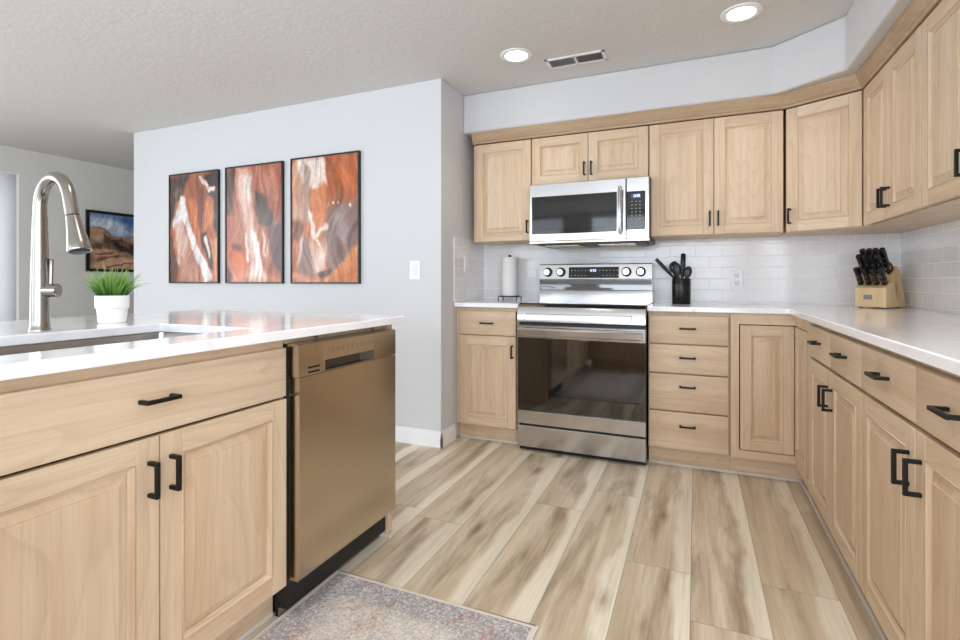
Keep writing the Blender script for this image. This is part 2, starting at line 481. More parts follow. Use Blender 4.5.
# baseboards of the centre wall
def baseboard(name, x0, x1, face_y=None, face_x=None, y0=None, y1=None):
    m = MB()
    for d, za, zb in ((0.014, 0, 0.072), (0.011, 0.072, 0.086), (0.007, 0.086, 0.102)):
        if face_y is not None: m.box(x0, x1 + d, face_y - d, face_y, za, zb)
        else: m.box(face_x, face_x + d, y0 - d, y1, za, zb)
    return struct(m.build(name, TRIMM, smooth=0, bevel=0.002))
baseboard('baseboard_centre', -4.5, -1.484, face_y=2.833)
baseboard('baseboard_stub', 0, 0, face_x=-1.484, y0=2.833, y1=3.02)

# tiled splashbacks
struct(MB().box(-1.476, X_R, Y_B - 0.008, Y_B, 0.914, 1.345).build('trim_1', TILEX, smooth=0))
struct(MB().box(X_R - 0.008, X_R, 0.9, Y_B - 0.008, 0.914, 1.345).build('trim_2', TILEY, smooth=0))
struct(MB().box(-1.484, -1.476, 3.012, Y_B, 0.914, 1.35).build('trim_3', TILEY, smooth=0))
# shoe moulding at the foot of the toe kicks
def shoe(name, pts):
    m = MB()
    for (x0, x1, y0, y1) in pts: m.box(x0, x1, y0, y1, 0, 0.018)
    return struct(m.build(name, CREAM, smooth=0, bevel=0.005))
shoe('trim_4', [(-1.47, -1.035, 3.078, 3.092)])
shoe('trim_5', [(-0.252, 0.515, 3.078, 3.092), (0.5015, 0.515, 0.9, 3.078)])
shoe('trim_6', [(-1.235, -1.221, 0.0, 1.20)])
shoe('trim_7', [(-1.212, -1.1645, 1.748, 1.756), (-1.1645, -1.150, 1.748, 1.80)])

# ------------------------------------------------------------------ cabinets
DT = 0.019
def handle(parent, x, z, vertical, ln=0.084):
    """black square bar pull with two posts, on a face at y = 0 looking to -y"""
    m = MB(); s = 0.0048
    if vertical:
        m.box(x - s, x + s, -0.034, -0.0245, z - ln / 2, z + ln / 2)
        for q in (-1, 1):
            zz = z + q * (ln / 2 - s); m.box(x - s, x + s, -0.0245, 0.0, zz - s, zz + s)
    else:
        m.box(x - ln / 2, x + ln / 2, -0.034, -0.0245, z - s, z + s)
        for q in (-1, 1):
            xx = x + q * (ln / 2 - s); m.box(xx - s, xx + s, -0.0245, 0.0, z - s, z + s)
    return m.build('handle', BLK, parent, bevel=0.0012)

def door(parent, x0, x1, z0, z1, hx=None, hz=None, y=0.0, stile=0.055):
    g = 0.0016
    x0 += g; x1 -= g
    m = MB()
    st = min(stile, (x1 - x0) * 0.26)
    m.box(x0, x0 + st, y, y + DT, z0, z1, 0).box(x1 - st, x1, y, y + DT, z0, z1, 0)
    m.box(x0 + st, x1 - st, y, y + DT, z0, z0 + st, 1).box(x0 + st, x1 - st, y, y + DT, z1 - st, z1, 1)
    d = m.build('door', WOOD, parent, smooth=25, bevel=0.0016)
    bd = MB()
    n0 = len(bd.v)
    for ins, yy in ((st - 0.001, y + 0.0016), (st + 0.002, y + 0.0024), (st + 0.006, y + 0.0105), (st + 0.013, y + 0.0128)):
        bd.v += [(x0 + ins, yy, z0 + ins), (x1 - ins, yy, z0 + ins), (x1 - ins, yy, z1 - ins), (x0 + ins, yy, z1 - ins)]
    for j in range(3):
        for k in range(4):
            a_, c_ = j * 4 + k, j * 4 + (k + 1) % 4
            bd.f.append([a_, c_, c_ + 4, a_ + 4]); bd.m.append(1 if k in (0, 2) else 0)
    bo = bd.build('inner_bead', WOOD, d, smooth=25)
    so = bo.modifiers.new('thick', 'SOLIDIFY'); so.thickness = 0.003
    p = MB()
    q = st + 0.009
    p.rings(x0 + q, x1 - q, z0 + q, z1 - q, [(0, y + 0.0175), (0, y + 0.0130), (0.004, y + 0.0124), (0.025, y + 0.0030), (0.026, y + 0.0006), (0.029, y + 0.0004)], (0, 0))
    p.build('raised_panel', WOOD, d, smooth=25)
    if hx is not None: handle(d, hx, hz, True)
    return d

def drawer(parent, x0, x1, z0, z1, handles=1, hx=None, hz=None, name='drawer'):
    g = 0.0016
    m = MB()
    m.rings(x0 + g, x1 - g, z0, z1, [(0, DT), (0, 0.004), (0.0015, 0.001), (0.004, 0)], (1, 1))
    d = m.build(name, WOOD, parent, smooth=25)
    if handles: handle(d, (x0 + x1) / 2 if hx is None else hx, (z0 + z1) / 2 if hz is None else hz, False)
    return d

def body(parent, x0, x1, depth, z0, z1, y=DT + 0.009):
    m = MB(); m.box(x0, x1, y, depth, z0, z1)
    return m.build('cabinet_body', WOOD, parent, smooth=0)

def toe(parent, x0, x1, depth=0.3):
    m = MB(); m.box(x0, x1, 0.062, depth, 0, 0.107, 1)
    return m.build('toe_kick', WOOD, parent, smooth=0)

ZT = 0.862      # top of drawers
BODY_TOP = 0.884
YB, XR, XI = 3.03, 0.4665, -1.165

# left of the range
c = thing('base_cabinet', 'narrow pale oak base cabinet left of the stove with one drawer over one door', 'cabinet', (-1.448, YB, 0))
body(c, -0.034, 0.409, 0.488, 0.107, BODY_TOP); toe(c, -0.03, 0.409)
drawer(c, 0, 0.397, 0.705, ZT)
door(c, 0, 0.397, 0.112, 0.700, 0.375, 0.606)

# drawer bank right of the range
c = thing('drawer_cabinet', 'pale oak bank of four drawers right of the stove', 'cabinet', (-0.249, YB, 0))
body(c, -0.003, 0.421, 0.488, 0.107, BODY_TOP); toe(c, -0.003, 0.421)
for a, b, h_ in ((0.705, ZT, 0.793), (0.540, 0.699, 0.630), (0.327, 0.533, 0.468), (0.112, 0.321, 0.248)): drawer(c, 0, 0.414, a, b, hz=h_)

# corner unit with the folding door set into its frame
c = thing('corner_cabinet', 'pale oak corner base cabinet with two-leaf door set inside its frame', 'cabinet', (0.172, YB, 0))
m = MB()
m.box(0.03, 0.888, 0.05, 0.488, 0.107, BODY_TOP); m.box(0.325, 0.888, -0.35, 0.05, 0.107, BODY_TOP)
m.build('cabinet_body', DARK, c, smooth=0)  # interior painted dark so the gaps round the leaves look shaded
m = MB()     # face frame on both sides of the inner corner
m.box(0.001, 0.042, 0.004, 0.05, 0.107, BODY_TOP)
m.box(0.042, 0.30, 0.004, 0.05, 0.826, BODY_TOP, 1); m.box(0.042, 0.30, 0.004, 0.05, 0.107, 0.150, 1)
m.box(0.30, 0.325, -0.33, 0.05, 0.826, BODY_TOP, 1); m.box(0.30, 0.325, -0.33, 0.05, 0.107, 0.150, 1)
m.box(0.30, 0.325, -0.377, -0.33, 0.107, BODY_TOP)
m.build('face_frame', WOOD, c, smooth=0)
m = MB(); m.box(0.001, 0.345, 0.062, 0.30, 0, 0.107, 1); m.box(0.345, 0.6, -0.377, 0.30, 0, 0.107, 1); m.build('toe_kick', WOOD, c, smooth=0)
door(c, 0.046, 0.2985, 0.1545, 0.821, y=0.0, stile=0.05)
d2 = door(c, 0, 0.28, 0.1545, 0.821, y=0.0, stile=0.05)
d2.location = (0.297, -0.012, 0); d2.rotation_euler = (0, 0, R(-90))

# right run
def right_base(ystart, splits, label, w):
    c = thing('base_cabinet', label, 'cabinet', (XR, ystart, 0), R(-90), 'two door base cabinets on the right wall')
    body(c, 0, w, 0.585, 0.107, BODY_TOP); toe(c, 0, w)
    a, s, b = splits
    drawer(c, a, s, 0.727, ZT, hz=0.802); drawer(c, s, b, 0.727, ZT, hz=0.802)
    door(c, a, s, 0.112, 0.716, s - 0.036, 0.614); door(c, s, b, 0.112, 0.716, s + 0.036, 0.614)
    return c
right_base(2.652, (0.0, 0.383, 0.771), 'pale oak double door base cabinet on the right wall, next to the corner unit', 0.771)
right_base(1.881, (0.0, 0.414, 0.828), 'pale oak double door base cabinet on the right wall, nearest the viewer', 0.828)

# island
def island_thing(name, label, y): return thing(name, label, 'cabinet', (XI, y, 0), R(90))
c = island_thing('sink_cabinet', 'pale oak sink base cabinet in the island left of the dishwasher', 0.390)
w = 0.810
m = MB()
m.box(0, 0.018, 0.02, 0.60, 0.107, BODY_TOP).box(w - 0.018, w, 0.02, 0.60, 0.107, BODY_TOP).box(0.018, w - 0.018, 0.582, 0.60, 0.107, BODY_TOP)
m.box(0.018, w - 0.018, 0.02, 0.582, 0.107, 0.125).box(0.018, w - 0.018, 0.02, 0.04, 0.845, BODY_TOP, 1).box(0.018, w - 0.018, 0.02, 0.04, 0.68, 0.72, 1)
m.box(0.018, w - 0.018, 0.02, 0.03, 0.125, 0.845, 1)
m.build('cabinet_body', WOOD, c, smooth=0)
toe(c, 0, w)
drawer(c, 0.002, w - 0.003, 0.702, 0.852, hx=0.395, hz=0.783, name='drawer_front')
door(c, 0.002, 0.405, 0.115, 0.695, 0.405 - 0.026, 0.600); door(c, 0.405, w - 0.003, 0.115, 0.695, 0.405 + 0.026, 0.600)
# end panel, back and the cabinet round the inner corner of the peninsula
c = island_thing('island_end_panel', 'pale oak end panel closing the island right of the dishwasher', 1.757)
MB().box(0.0, 0.026, -0.0, 0.60, 0.0, BODY_TOP).build('panel_board', WOOD, c, smooth=0, bevel=0.001)
m = MB(); m.box(-0.551, 0.0, 0.016, 0.05, 0.8625, BODY_TOP, 1); m.build('top_rail', WOOD, c, smooth=0)
CLIP = plain('dull_zinc', (120, 116, 110), 0.6)
for yy in (-0.42, -0.10):
    m = MB().box(yy - 0.010, yy + 0.010, 0.002, 0.016, 0.871, 0.8725).tube([(yy, 0.006, 0.866), (yy, 0.006, 0.876)], 0.005, 10)
    m.build('mounting_clip', CLIP, c, smooth=30)
c = thing('island_back_panel', 'white painted knee wall under the island overhang', 'panel', (-1.80, 0.5, 0))
MB().box(-0.03, 0.03, -1.2, 1.256, 0, BODY_TOP).build('panel_board', WALL, c, smooth=0)
c = thing('corner_base_cabinet', 'pale oak base cabinet facing the stove, seen only mirrored in its oven glass', 'cabinet', (-0.36, -0.10, 0), R(180))
body(c, 0, 1.38, 0.58, 0.107, BODY_TOP); toe(c, 0, 0.80)
door(c, 0.0, 0.40, 0.115, 0.695, 0.37, 0.60); door(c, 0.40, 0.80, 0.115, 0.695, 0.43, 0.60); drawer(c, 0.0, 0.80, 0.705, ZT)
c = island_thing('filler_cabinet', 'narrow pale oak base cabinet beside the sink cabinet', -0.10)
body(c, 0, 0.489, 0.59, 0.107, BODY_TOP); toe(c, 0.0, 0.489); door(c, 0.08, 0.487, 0.115, 0.85)

# wall cabinets
ZU0, ZU1, YU, XU = 1.325, 2.003, 3.19, 0.755
UD = Y_B - YU - 0.010
def upper(label, x0, w, splits, z0=ZU0, rot=0, origin=None, hz=None, sides=None, name='wall_cabinet', bx0=0):
    c = thing(name, label, 'cabinet', origin or (x0, YU, 0), rot)
    body(c, bx0, w, (UD if rot == 0 else X_R - XU - 0.010), z0, ZU1 - 0.004)
    n = len(splits) - 1
    for i in range(n):
        a, b = splits[i], splits[i + 1]
        s = sides[i]
        hx = None if s == 0 else (b - 0.022 if s > 0 else a + 0.022)
        door(c, a, b, z0 + 0.003, ZU1 - 0.008, hx, hz or z0 + 0.092)
    return c
upper('single door pale oak wall cabinet left of the microwave', -1.403, 0.403, (0.0, 0.401), sides=(1,), bx0=-0.024)
upper('short double door pale oak wall cabinet directly above the microwave', -0.998, 0.737, (0.0, 0.373, 0.735), 1.685, sides=(1, -1), hz=1.768)
upper('double door pale oak wall cabinet right of the microwave', -0.258, 0.704, (0.0, 0.354, 0.700), sides=(1, -1))
upper('double door pale oak wall cabinet on the right wall beside the angled one', 0, 0.688, (0.004, 0.344, 0.688), rot=R(-90), origin=(XU, 3.008, 0), sides=(1, -1))
upper('tall pale oak wall cabinet at the top right edge of the view', 0, 0.74, (0.002, 0.370, 0.738), rot=R(-90), origin=(XU, 2.318, 0), sides=(1, -1))
ang = math.atan2(3.008 - YU, XU - 0.449)
wdg = math.hypot(3.008 - YU, XU - 0.449)
c = thing('corner_wall_cabinet', 'angled single door pale oak wall cabinet in the corner above the knife block', 'cabinet', (0.449, YU, 0), ang)
def loc2(px, py):
    dx, dy = px - 0.449, py - YU
    return (dx * math.cos(-ang) - dy * math.sin(-ang), dx * math.sin(-ang) + dy * math.cos(-ang))
MB().prism([(0.002, DT + 0.001), (wdg - 0.012, DT + 0.001), loc2(0.79, 3.011), loc2(X_R - 0.010, 3.011), loc2(X_R - 0.010, Y_B - 0.010), loc2(0.450, Y_B - 0.010)], ZU0, ZU1 - 0.004).build('cabinet_body', WOOD, c, smooth=0)
door(c, 0.004, wdg - 0.004, ZU0 + 0.003, ZU1 - 0.008, 0.028, 1.409)

# crown moulding mitred along the fronts
def sweep(path, prof):
    n = len(path); rings_ = []
    for i in range(n):
        p = Vector(path[i])
        def nrm(a, b):
            d = (Vector(b) - Vector(a)).normalized(); return Vector((d.y, -d.x))
        ns = []
        if i > 0: ns.append(nrm(path[i - 1], path[i]))
        if i < n - 1: ns.append(nrm(path[i], path[i + 1]))
        mv = sum(ns, Vector((0, 0))).normalized(); k = 1 / max(0.3, mv.dot(ns[0]))
        rings_.append([(p.x + mv.x * o * k, p.y + mv.y * o * k, z) for o, z in prof])
    m = MB(); q = len(prof)
    m.v = [v for r in rings_ for v in r]
    for i in range(n - 1):
        for k in range(q):
            a, b = i * q + k, i * q + (k + 1) % q
            m.f.append([a, b, b + q, a + q]); m.m.append(0)
    m.f.append(list(range(q))); m.m.append(0); m.f.append(list(range((n - 1) * q, n * q))); m.m.append(0)
    return m
cr = sweep([(-1.420, YU), (0.449, YU), (XU, 3.008), (XU, 1.58)],
           [(-0.022, 2.001), (0.008, 2.001), (0.010, 2.014), (0.015, 2.018), (0.024, 2.040), (0.030, 2.060), (0.033, 2.064), (0.033, 2.0765), (-0.022, 2.0765)]).build('crown_molding', WD, smooth=20)
tag(cr, 'oak crown moulding, coloured darker for its shaded tilt, running along the tops of the wall cabinets', 'moulding')

# ------------------------------------------------------------------ worktops
CT, CB = 0.914, 0.886
o = MB().prism([(-0.254, Y_B - 0.0085), (-0.254, 3.004), (0.4405, 3.004), (0.4405, 0.95), (X_R - 0.0085, 0.95), (X_R - 0.0085, Y_B - 0.0085)], CB, CT).build('countertop', QUARTZ, bevel=0.003)
tag(o, 'L-shaped white quartz countertop carrying the knife block and utensil crock', 'countertop')
o = MB().box(-1.4755, -1.029, 3.004, Y_B - 0.0085, CB, CT).build('countertop', QUARTZ, bevel=0.003)
tag(o, 'short white quartz countertop left of the stove under the paper towels', 'countertop')
def slab_with_hole():
    m = MB()
    outer = [(-1.105, -0.075), (-1.105, 1.79), (-2.30, 1.79), (-2.30, -0.72), (-0.33, -0.72), (-0.33, -0.075)]
    hx0, hx1, hy0, hy1 = -1.672, -1.248, 0.44, 1.145
    rects = [(-2.30, hx0, -0.72, 1.87), (hx0, hx1, hy1, 1.87), (hx1, -1.105, hy0, 1.87), (hx0, hx1, -0.72, hy0), (hx1, -1.105, -0.72, hy0), (-1.105, -0.33, -0.72, -0.075)]
    bm = bmesh.new()
    xs = [-2.30, hx0, hx1, -1.105, -0.33]; ys = [-0.72, -0.075, hy0, hy1, 1.79]
    grid = {}
    def V(i, j, z):
        k = (i, j, z)
        if k not in grid: grid[k] = bm.verts.new((xs[i], ys[j], z))
        return grid[k]
    solid = set()
    for i in range(4):
        for j in range(4):
            if i == 3 and j > 0: continue
            if i == 1 and j == 2: continue
            solid.add((i, j))
    for i, j in solid:
        bm.faces.new([V(i, j, CT), V(i + 1, j, CT), V(i + 1, j + 1, CT), V(i, j + 1, CT)])
        bm.faces.new([V(i, j, CB), V(i, j + 1, CB), V(i + 1, j + 1, CB), V(i + 1, j, CB)])
        for di, dj, a, b in ((-1, 0, (0, 1), (0, 0)), (1, 0, (1, 0), (1, 1)), (0, -1, (0, 0), (1, 0)), (0, 1, (1, 1), (0, 1))):
            if (i + di, j + dj) not in solid:
                bm.faces.new([V(i + a[0], j + a[1], CB), V(i + b[0], j + b[1], CB), V(i + b[0], j + b[1], CT), V(i + a[0], j + a[1], CT)])
    bmesh.ops.recalc_face_normals(bm, faces=bm.faces)
    bmesh.ops.dissolve_limit(bm, angle_limit=0.01, verts=bm.verts, edges=bm.edges)
    me = bpy.data.meshes.new('countertop'); bm.to_mesh(me); bm.free()
    me.materials.append(QUARTZ)
    o = bpy.data.objects.new('countertop', me); col.objects.link(o)
    b = o.modifiers.new('bevel', 'BEVEL'); b.width = 0.003; b.segments = 2; b.limit_method = 'ANGLE'; b.angle_limit = R(40)
    return o
tag(slab_with_hole(), 'large white quartz island countertop with the sink cut into it', 'countertop')

# sink
c = thing('kitchen_sink', 'undermount stainless steel sink sunk into the island countertop', 'sink', (-1.46, 0.7925, CB))
m = MB()
x0, x1, y0, y1, zb = -0.222, 0.222, -0.362, 0.362, -0.215
def sink_ring(ins, z, r):
    pts = []
    for (cx, cy, a0) in ((x1 - ins - r, y1 - ins - r, 0), (x0 + ins + r, y1 - ins - r, 90), (x0 + ins + r, y0 + ins + r, 180), (x1 - ins - r, y0 + ins + r, 270)):
        for k in range(5):
            a = R(a0 + k * 22.5); pts.append((cx + r * math.cos(a), cy + r * math.sin(a), z))
    return pts
rs = [sink_ring(-0.003, -0.0015, 0.02), sink_ring(0.003, -0.0015, 0.02), sink_ring(0.006, -0.02, 0.02), sink_ring(0.010, zb + 0.02, 0.02), sink_ring(0.03, zb, 0.03)]
for r_ in rs: m.v += r_
for j in range(len(rs) - 1):
    for k in range(20): m.f.append([j * 20 + k, j * 20 + (k + 1) % 20, (j + 1) * 20 + (k + 1) % 20, (j + 1) * 20 + k]); m.m.append(0)
m.f.append(list(range(80, 100))); m.m.append(0)
m.build('basin', SINKM, c, smooth=40)
MB().lathe([(0.0, zb + 0.004), (0.03, zb + 0.004), (0.045, zb + 0.003), (0.045, zb - 0.01)], n=24).build('drain', STEEL, c)

# faucet
c = thing('kitchen_faucet', 'tall brushed nickel pull-down faucet beside the island sink', 'faucet', (-1.775, 0.850, CT))
MB().lathe([(0.0265, 0.0), (0.0265, 0.004), (0.0245, 0.007), (0.0235, 0.03), (0.0222, 0.16), (0.020, 0.24), (0.0185, 0.30), (0.0178, 0.335)], n=32).build('faucet_body', NICKEL, c)
path = [(0, 0, 0.333)]
rr = 0.074
for k in range(0, 19):
    a = R(180 - k * 9.0)
    path.append((rr + rr * math.cos(a), 0, 0.360 + rr * math.sin(a) * 1.14))
path.append((path[-1][0] + 0.016, 0, path[-1][2] - 0.056))
MB().tube(path, 0.0165, 24).build('spout_tube', NICKEL, c, smooth=60)
ex, ez = path[-1][0], path[-1][2]
dx = 0.33
def along(t): return (ex + dx * t, 0, ez - t)
MB().tube([along(0.0), along(0.004)], 0.0158, 24).build('joint_ring', BLKP, c)
sh = MB().tube([along(0.004), along(0.02), along(0.05), along(0.08), along(0.098), along(0.102)], [0.0172, 0.0182, 0.0222, 0.0265, 0.0295, 0.0285], 32).build('spray_head', NICKEL, c)
MB().tube([along(0.1025), along(0.104)], [0.024, 0.021], 24).build('spray_nozzle', BLKP, sh)
hv = Vector((0.80, 0.60, 0.0))
hb = MB().tube([hv * q + Vector((0, 0, 0.117)) for q in (-0.006, -0.003, 0.02, 0.045, 0.048)], [0.018, 0.0205, 0.0205, 0.0205, 0.018], 28).build('handle_hub', NICKEL, c, smooth=35)
MB().tube([hv * 0.026 + Vector((0, 0, 0.130)), hv * 0.027 + Vector((0, 0, 0.17)), hv * 0.028 + Vector((0, 0, 0.206)), hv * 0.028 + Vector((0, 0, 0.211))], [0.0085, 0.0082, 0.0085, 0.006], 14, flat=0.7).build('lever', NICKEL, hb, smooth=50)

# ------------------------------------------------------------------ dishwasher
c = thing('dishwasher', 'stainless steel dishwasher built into the island beside the sink cabinet', 'dishwasher', (XI, 1.205, 0), R(90))
W = 0.550
BODYD = plain('dishwasher_tub', (22, 22, 24), 0.5)
MB().box(0.002, W - 0.002, 0.012, 0.56, 0.03, 0.858).build('tub_body', BODYD, c, smooth=0)
dw = MB()
dw.extrude_x([(-0.033, 0.128), (-0.035, 0.132), (-0.035, 0.757), (0.010, 0.757), (0.010, 0.122), (-0.028, 0.122)], 0.008, W)
dw = dw.build('door_panel', STEELD, c, smooth=20)
cp = MB()
# control fascia with a pocket handle scooped into its lower edge
z0, z1 = 0.759, 0.862
xa, xb = 0.125, 0.40
def fascia(x0, x1): cp.extrude_x([(-0.035, z0), (-0.036, z0 + 0.004), (-0.035, z1 - 0.004), (-0.030, z1), (0.010, z1), (0.010, z0)], x0, x1)
fascia(0.004, xa); fascia(xb, W)
cp.extrude_x([(-0.036, 0.797), (-0.035, z1 - 0.004), (-0.030, z1), (0.010, z1), (0.010, 0.797)], xa, xb)
cp.extrude_x([(-0.035, z0), (-0.0355, z0 + 0.003), (-0.033, z0 + 0.003), (0.010, z0)], xa, xb)
cpo = cp.build('control_fascia', STEELD, c, smooth=20)
pk = MB()
pk.box(xa, xb - 0.045, -0.004, 0.0, 0.762, 0.798)
pk.add([(xb - 0.045, -0.002, 0.762), (xb, -0.0350, 0.762), (xb, -0.0350, 0.798), (xb - 0.045, -0.002, 0.798), (xb, 0.0, 0.762), (xb, 0.0, 0.798)], [(0, 1, 2, 3), (0, 4, 1), (3, 2, 5)])
pk.build('pocket_handle', plain('dark_grey_pocket', (92, 84, 74), 0.35, 0.6), cpo, smooth=0)
vt = MB()
for zz in (0.783, 0.768): vt.box(0.045, 0.098, -0.0365, -0.033, zz - 0.0025, zz + 0.0035)
vt.build('vent_slot', BLKP, cpo, smooth=0)
bt = MB()
BTN = plain('grey_print', (96, 84, 74), 0.6)
for k in range(11):
    xx = 0.165 + k * 0.026
    bt.box(xx - 0.0045, xx + 0.0045, -0.0366, -0.0345, 0.829, 0.8315)
    bt.lathe([(0.0022, 0.0), (0.0022, 0.0366)], (xx, 0, 0.822), 8, axis='y')
bt.build('button_row', BTN, cpo, smooth=0)
tk = MB(); tk.box(0.0, W, 0.055, 0.075, 0.012, 0.118); tk.box(0.0, W, 0.045, 0.056, 0.0, 0.045)
tk.build('kick_plate', BLKP, c, smooth=0)
MB().box(0.0, W, 0.0375, 0.0445, 0.0, 0.028).build('floor_strip', plain('brown_floor_strip', (120, 104, 86), 0.6), c, smooth=0)

# ------------------------------------------------------------------ range
RX0, RX1 = -1.022, -0.2585
c = thing('kitchen_stove', 'freestanding stainless steel electric stove with black oven glass', 'stove', ((RX0 + RX1) / 2, 2.98, 0))
hw = (RX1 - RX0) / 2
CHAR = plain('charcoal_enamel', (30, 30, 32), 0.4)
MB().box(-hw + 0.001, hw - 0.001, 0.03, 0.50, 0.03, 0.895).build('stove_body', CHAR, c, smooth=0, bevel=0.002)
for sx in (-1, 1):
    for yy in (0.06, 0.44): MB().lathe([(0.018, 0), (0.018, 0.03)], (sx * (hw - 0.05), yy, 0), 16).build('leveling_foot', BLKP, c)
MB().box(-hw + 0.002, hw - 0.002, 0.035, 0.05, 0.004, 0.032).build('kick_strip', BLKP, c, smooth=0)
MB().rings(-hw, hw, 0.030, 0.160, [(0, 0.03), (0, 0.004), (0.004, 0.0)]).build('storage_drawer', STEEL, c, smooth=20)
od = MB().box(-hw, hw, 0.008, 0.03, 0.172, 0.785, 0).build('oven_door', CHAR, c, smooth=0, bevel=0.002)
m = MB().rings(-hw, hw, 0.172, 0.255, [(0, 0.012), (0, 0.003), (0.003, 0.0)]); m.build('lower_door_band', STEEL, od, smooth=20)
wg = MB().rings(-hw, hw, 0.257, 0.705, [(0, 0.012), (0, 0.0015), (0.0015, 0.0)]); wg.build('oven_glass', GLASSB, od, smooth=20)
m = MB().rings(-hw, hw, 0.705, 0.785, [(0, 0.012), (0, 0.003), (0.003, 0.0)]); m.build('upper_door_band', STEEL, od, smooth=20)
hd = MB()
hd.extrude_x([(-0.052, 0.722), (-0.058, 0.730), (-0.058, 0.760), (-0.050, 0.770), (-0.036, 0.770), (-0.036, 0.722)], -hw + 0.015, hw - 0.02)
for sx in (-1, 1): hd.box(sx * (hw - 0.065) - 0.012, sx * (hw - 0.065) + 0.012, -0.037, 0.001, 0.732, 0.760)
hd.build('door_handle', STEEL, od, smooth=25, bevel=0.002)
# sloped front fascia with a raised outline
fp = MB().extrude_x([(0.006, 0.802), (-0.012, 0.806), (-0.010, 0.862), (0.004, 0.897), (0.03, 0.912), (0.05, 0.912), (0.05, 0.802)], -hw, hw).build('front_fascia', STEEL, c, smooth=20, bevel=0.002)
ro = MB()
zz0, zz1, xx0, xx1 = 0.818, 0.858, -hw + 0.045, hw - 0.075
def on_face(z): return -0.012 + (z - 0.806) / 0.056 * 0.002
for (xa_, xb_, za_, zb_) in ((xx0, xx1, zz1 - 0.004, zz1), (xx0, xx0 + 0.006, zz0, zz1), (xx1 - 0.006, xx1, zz0, zz1)):
    ro.box(xa_, xb_, on_face(za_) - 0.003, on_face(zb_) + 0.004, za_, zb_)
ro.build('raised_outline', STEEL, fp, smooth=0, bevel=0.001)
ck = MB().box(-hw, hw, 0.032, 0.448, 0.912, 0.920).build('cooktop_glass', plain('ceramic_hob_glass', (30, 30, 33), 0.06, 0, 0.9, coat=0.8), c, smooth=0, bevel=0.002)
HOBP = plain('hob_print', (120, 120, 122), 0.5)
for (bx, by, br_) in ((-0.19, 0.14, 0.105), (0.19, 0.14, 0.09), (-0.19, 0.35, 0.075), (0.19, 0.35, 0.075)):
    MB().lathe([(br_ - 0.002, 0.9199), (br_ - 0.002, 0.9204), (br_, 0.9204), (br_, 0.9199)], (bx, by, 0), 40).build('burner_ring', HOBP, ck)
# upright back panel
bgx0, bgx1 = -hw + 0.012, hw - 0.0
bg = MB().extrude_x([(0.450, 0.915), (0.438, 0.919), (0.435, 0.992), (0.446, 0.996), (0.440, 1.068), (0.427, 1.072), (0.440, 1.168), (0.446, 1.174), (0.520, 1.174), (0.520, 0.915)], bgx0, bgx1).build('backguard', STEEL, c, smooth=20)
MB().extrude_x([(0.430, 0.998), (0.430, 1.018), (0.436, 1.062), (0.446, 1.066), (0.446, 0.998)], bgx0 + 0.003, bgx1 - 0.003).build('dark_band', GLASSB, bg, smooth=20)
cx = (RX0 + RX1) / 2
LEAN = (0.440 - 0.427) / 0.096
def lean(o):
    for v in o.data.vertices: v.co.y += (v.co.z - 1.085) * LEAN + 0.0012
    o.data.update(); return o
lean(MB().box(-0.801 - cx, -0.467 - cx, 0.4255, 0.431, 1.078, 1.152).build('control_display', GLASSW, bg, smooth=0))
PRINT = plain('pale_print', (150, 150, 152), 0.6)
for r_ in range(2):
    m = MB()
    for k in range(14):
        xx = -0.785 - cx + k * 0.0235
        if 5 <= k <= 8 and r_ == 0: continue
        m.box(xx, xx + 0.010, 0.4249, 0.4256, 1.092 + r_ * 0.034, 1.097 + r_ * 0.034)
    lean(m.build('control_marks', PRINT, bg, smooth=0))
SCR = plain('lit_blue_digits', (190, 215, 255), 0.5, emit=2.0)
def digits(xc, zc, h, y):
    m = MB(); t = h * 0.13; w_ = h * 0.5
    segs = {'a': (0, w_, h - t, h), 'd': (0, w_, 0, t), 'g': (0, w_, h / 2 - t / 2, h / 2 + t / 2), 'b': (w_ - t, w_, h / 2, h), 'c': (w_ - t, w_, 0, h / 2), 'e': (0, t, 0, h / 2), 'f': (0, t, h / 2, h)}
    for i, s_ in enumerate(('bc', 'abged', 'abged', 'abcdef')):
        xo = xc + (i - 2) * h * 0.72 + (0.1 * h if i > 1 else 0)
        for q in s_:
            a, b, z_, zt_ = segs[q]; m.box(xo + a, xo + b, y, y + 0.0007, zc - h / 2 + z_, zc - h / 2 + zt_)
    return m
m = digits(-0.637 - cx, 1.128, 0.016, 0.4249); lean(m.build('clock_digits', SCR, bg, smooth=0))
for kx in (-0.947, -0.854, -0.417, -0.327):
    kb = MB().lathe([(0.031, -0.436), (0.031, -0.424), (0.027, -0.422), (0.027, -0.416), (0.024, -0.412)], (kx - cx, 0, 1.118), 32, axis='y').build('knob', BLKP, bg)
    m = MB().lathe([(0.0225, -0.413), (0.0225, -0.398), (0.020, -0.395)], (kx - cx, 0, 1.118), 32, axis='y')
    m.box(kx - cx - 0.004, kx - cx + 0.004, 0.386, 0.398, 1.100, 1.136); m.build('knob_cap', STEEL, kb, smooth=30)

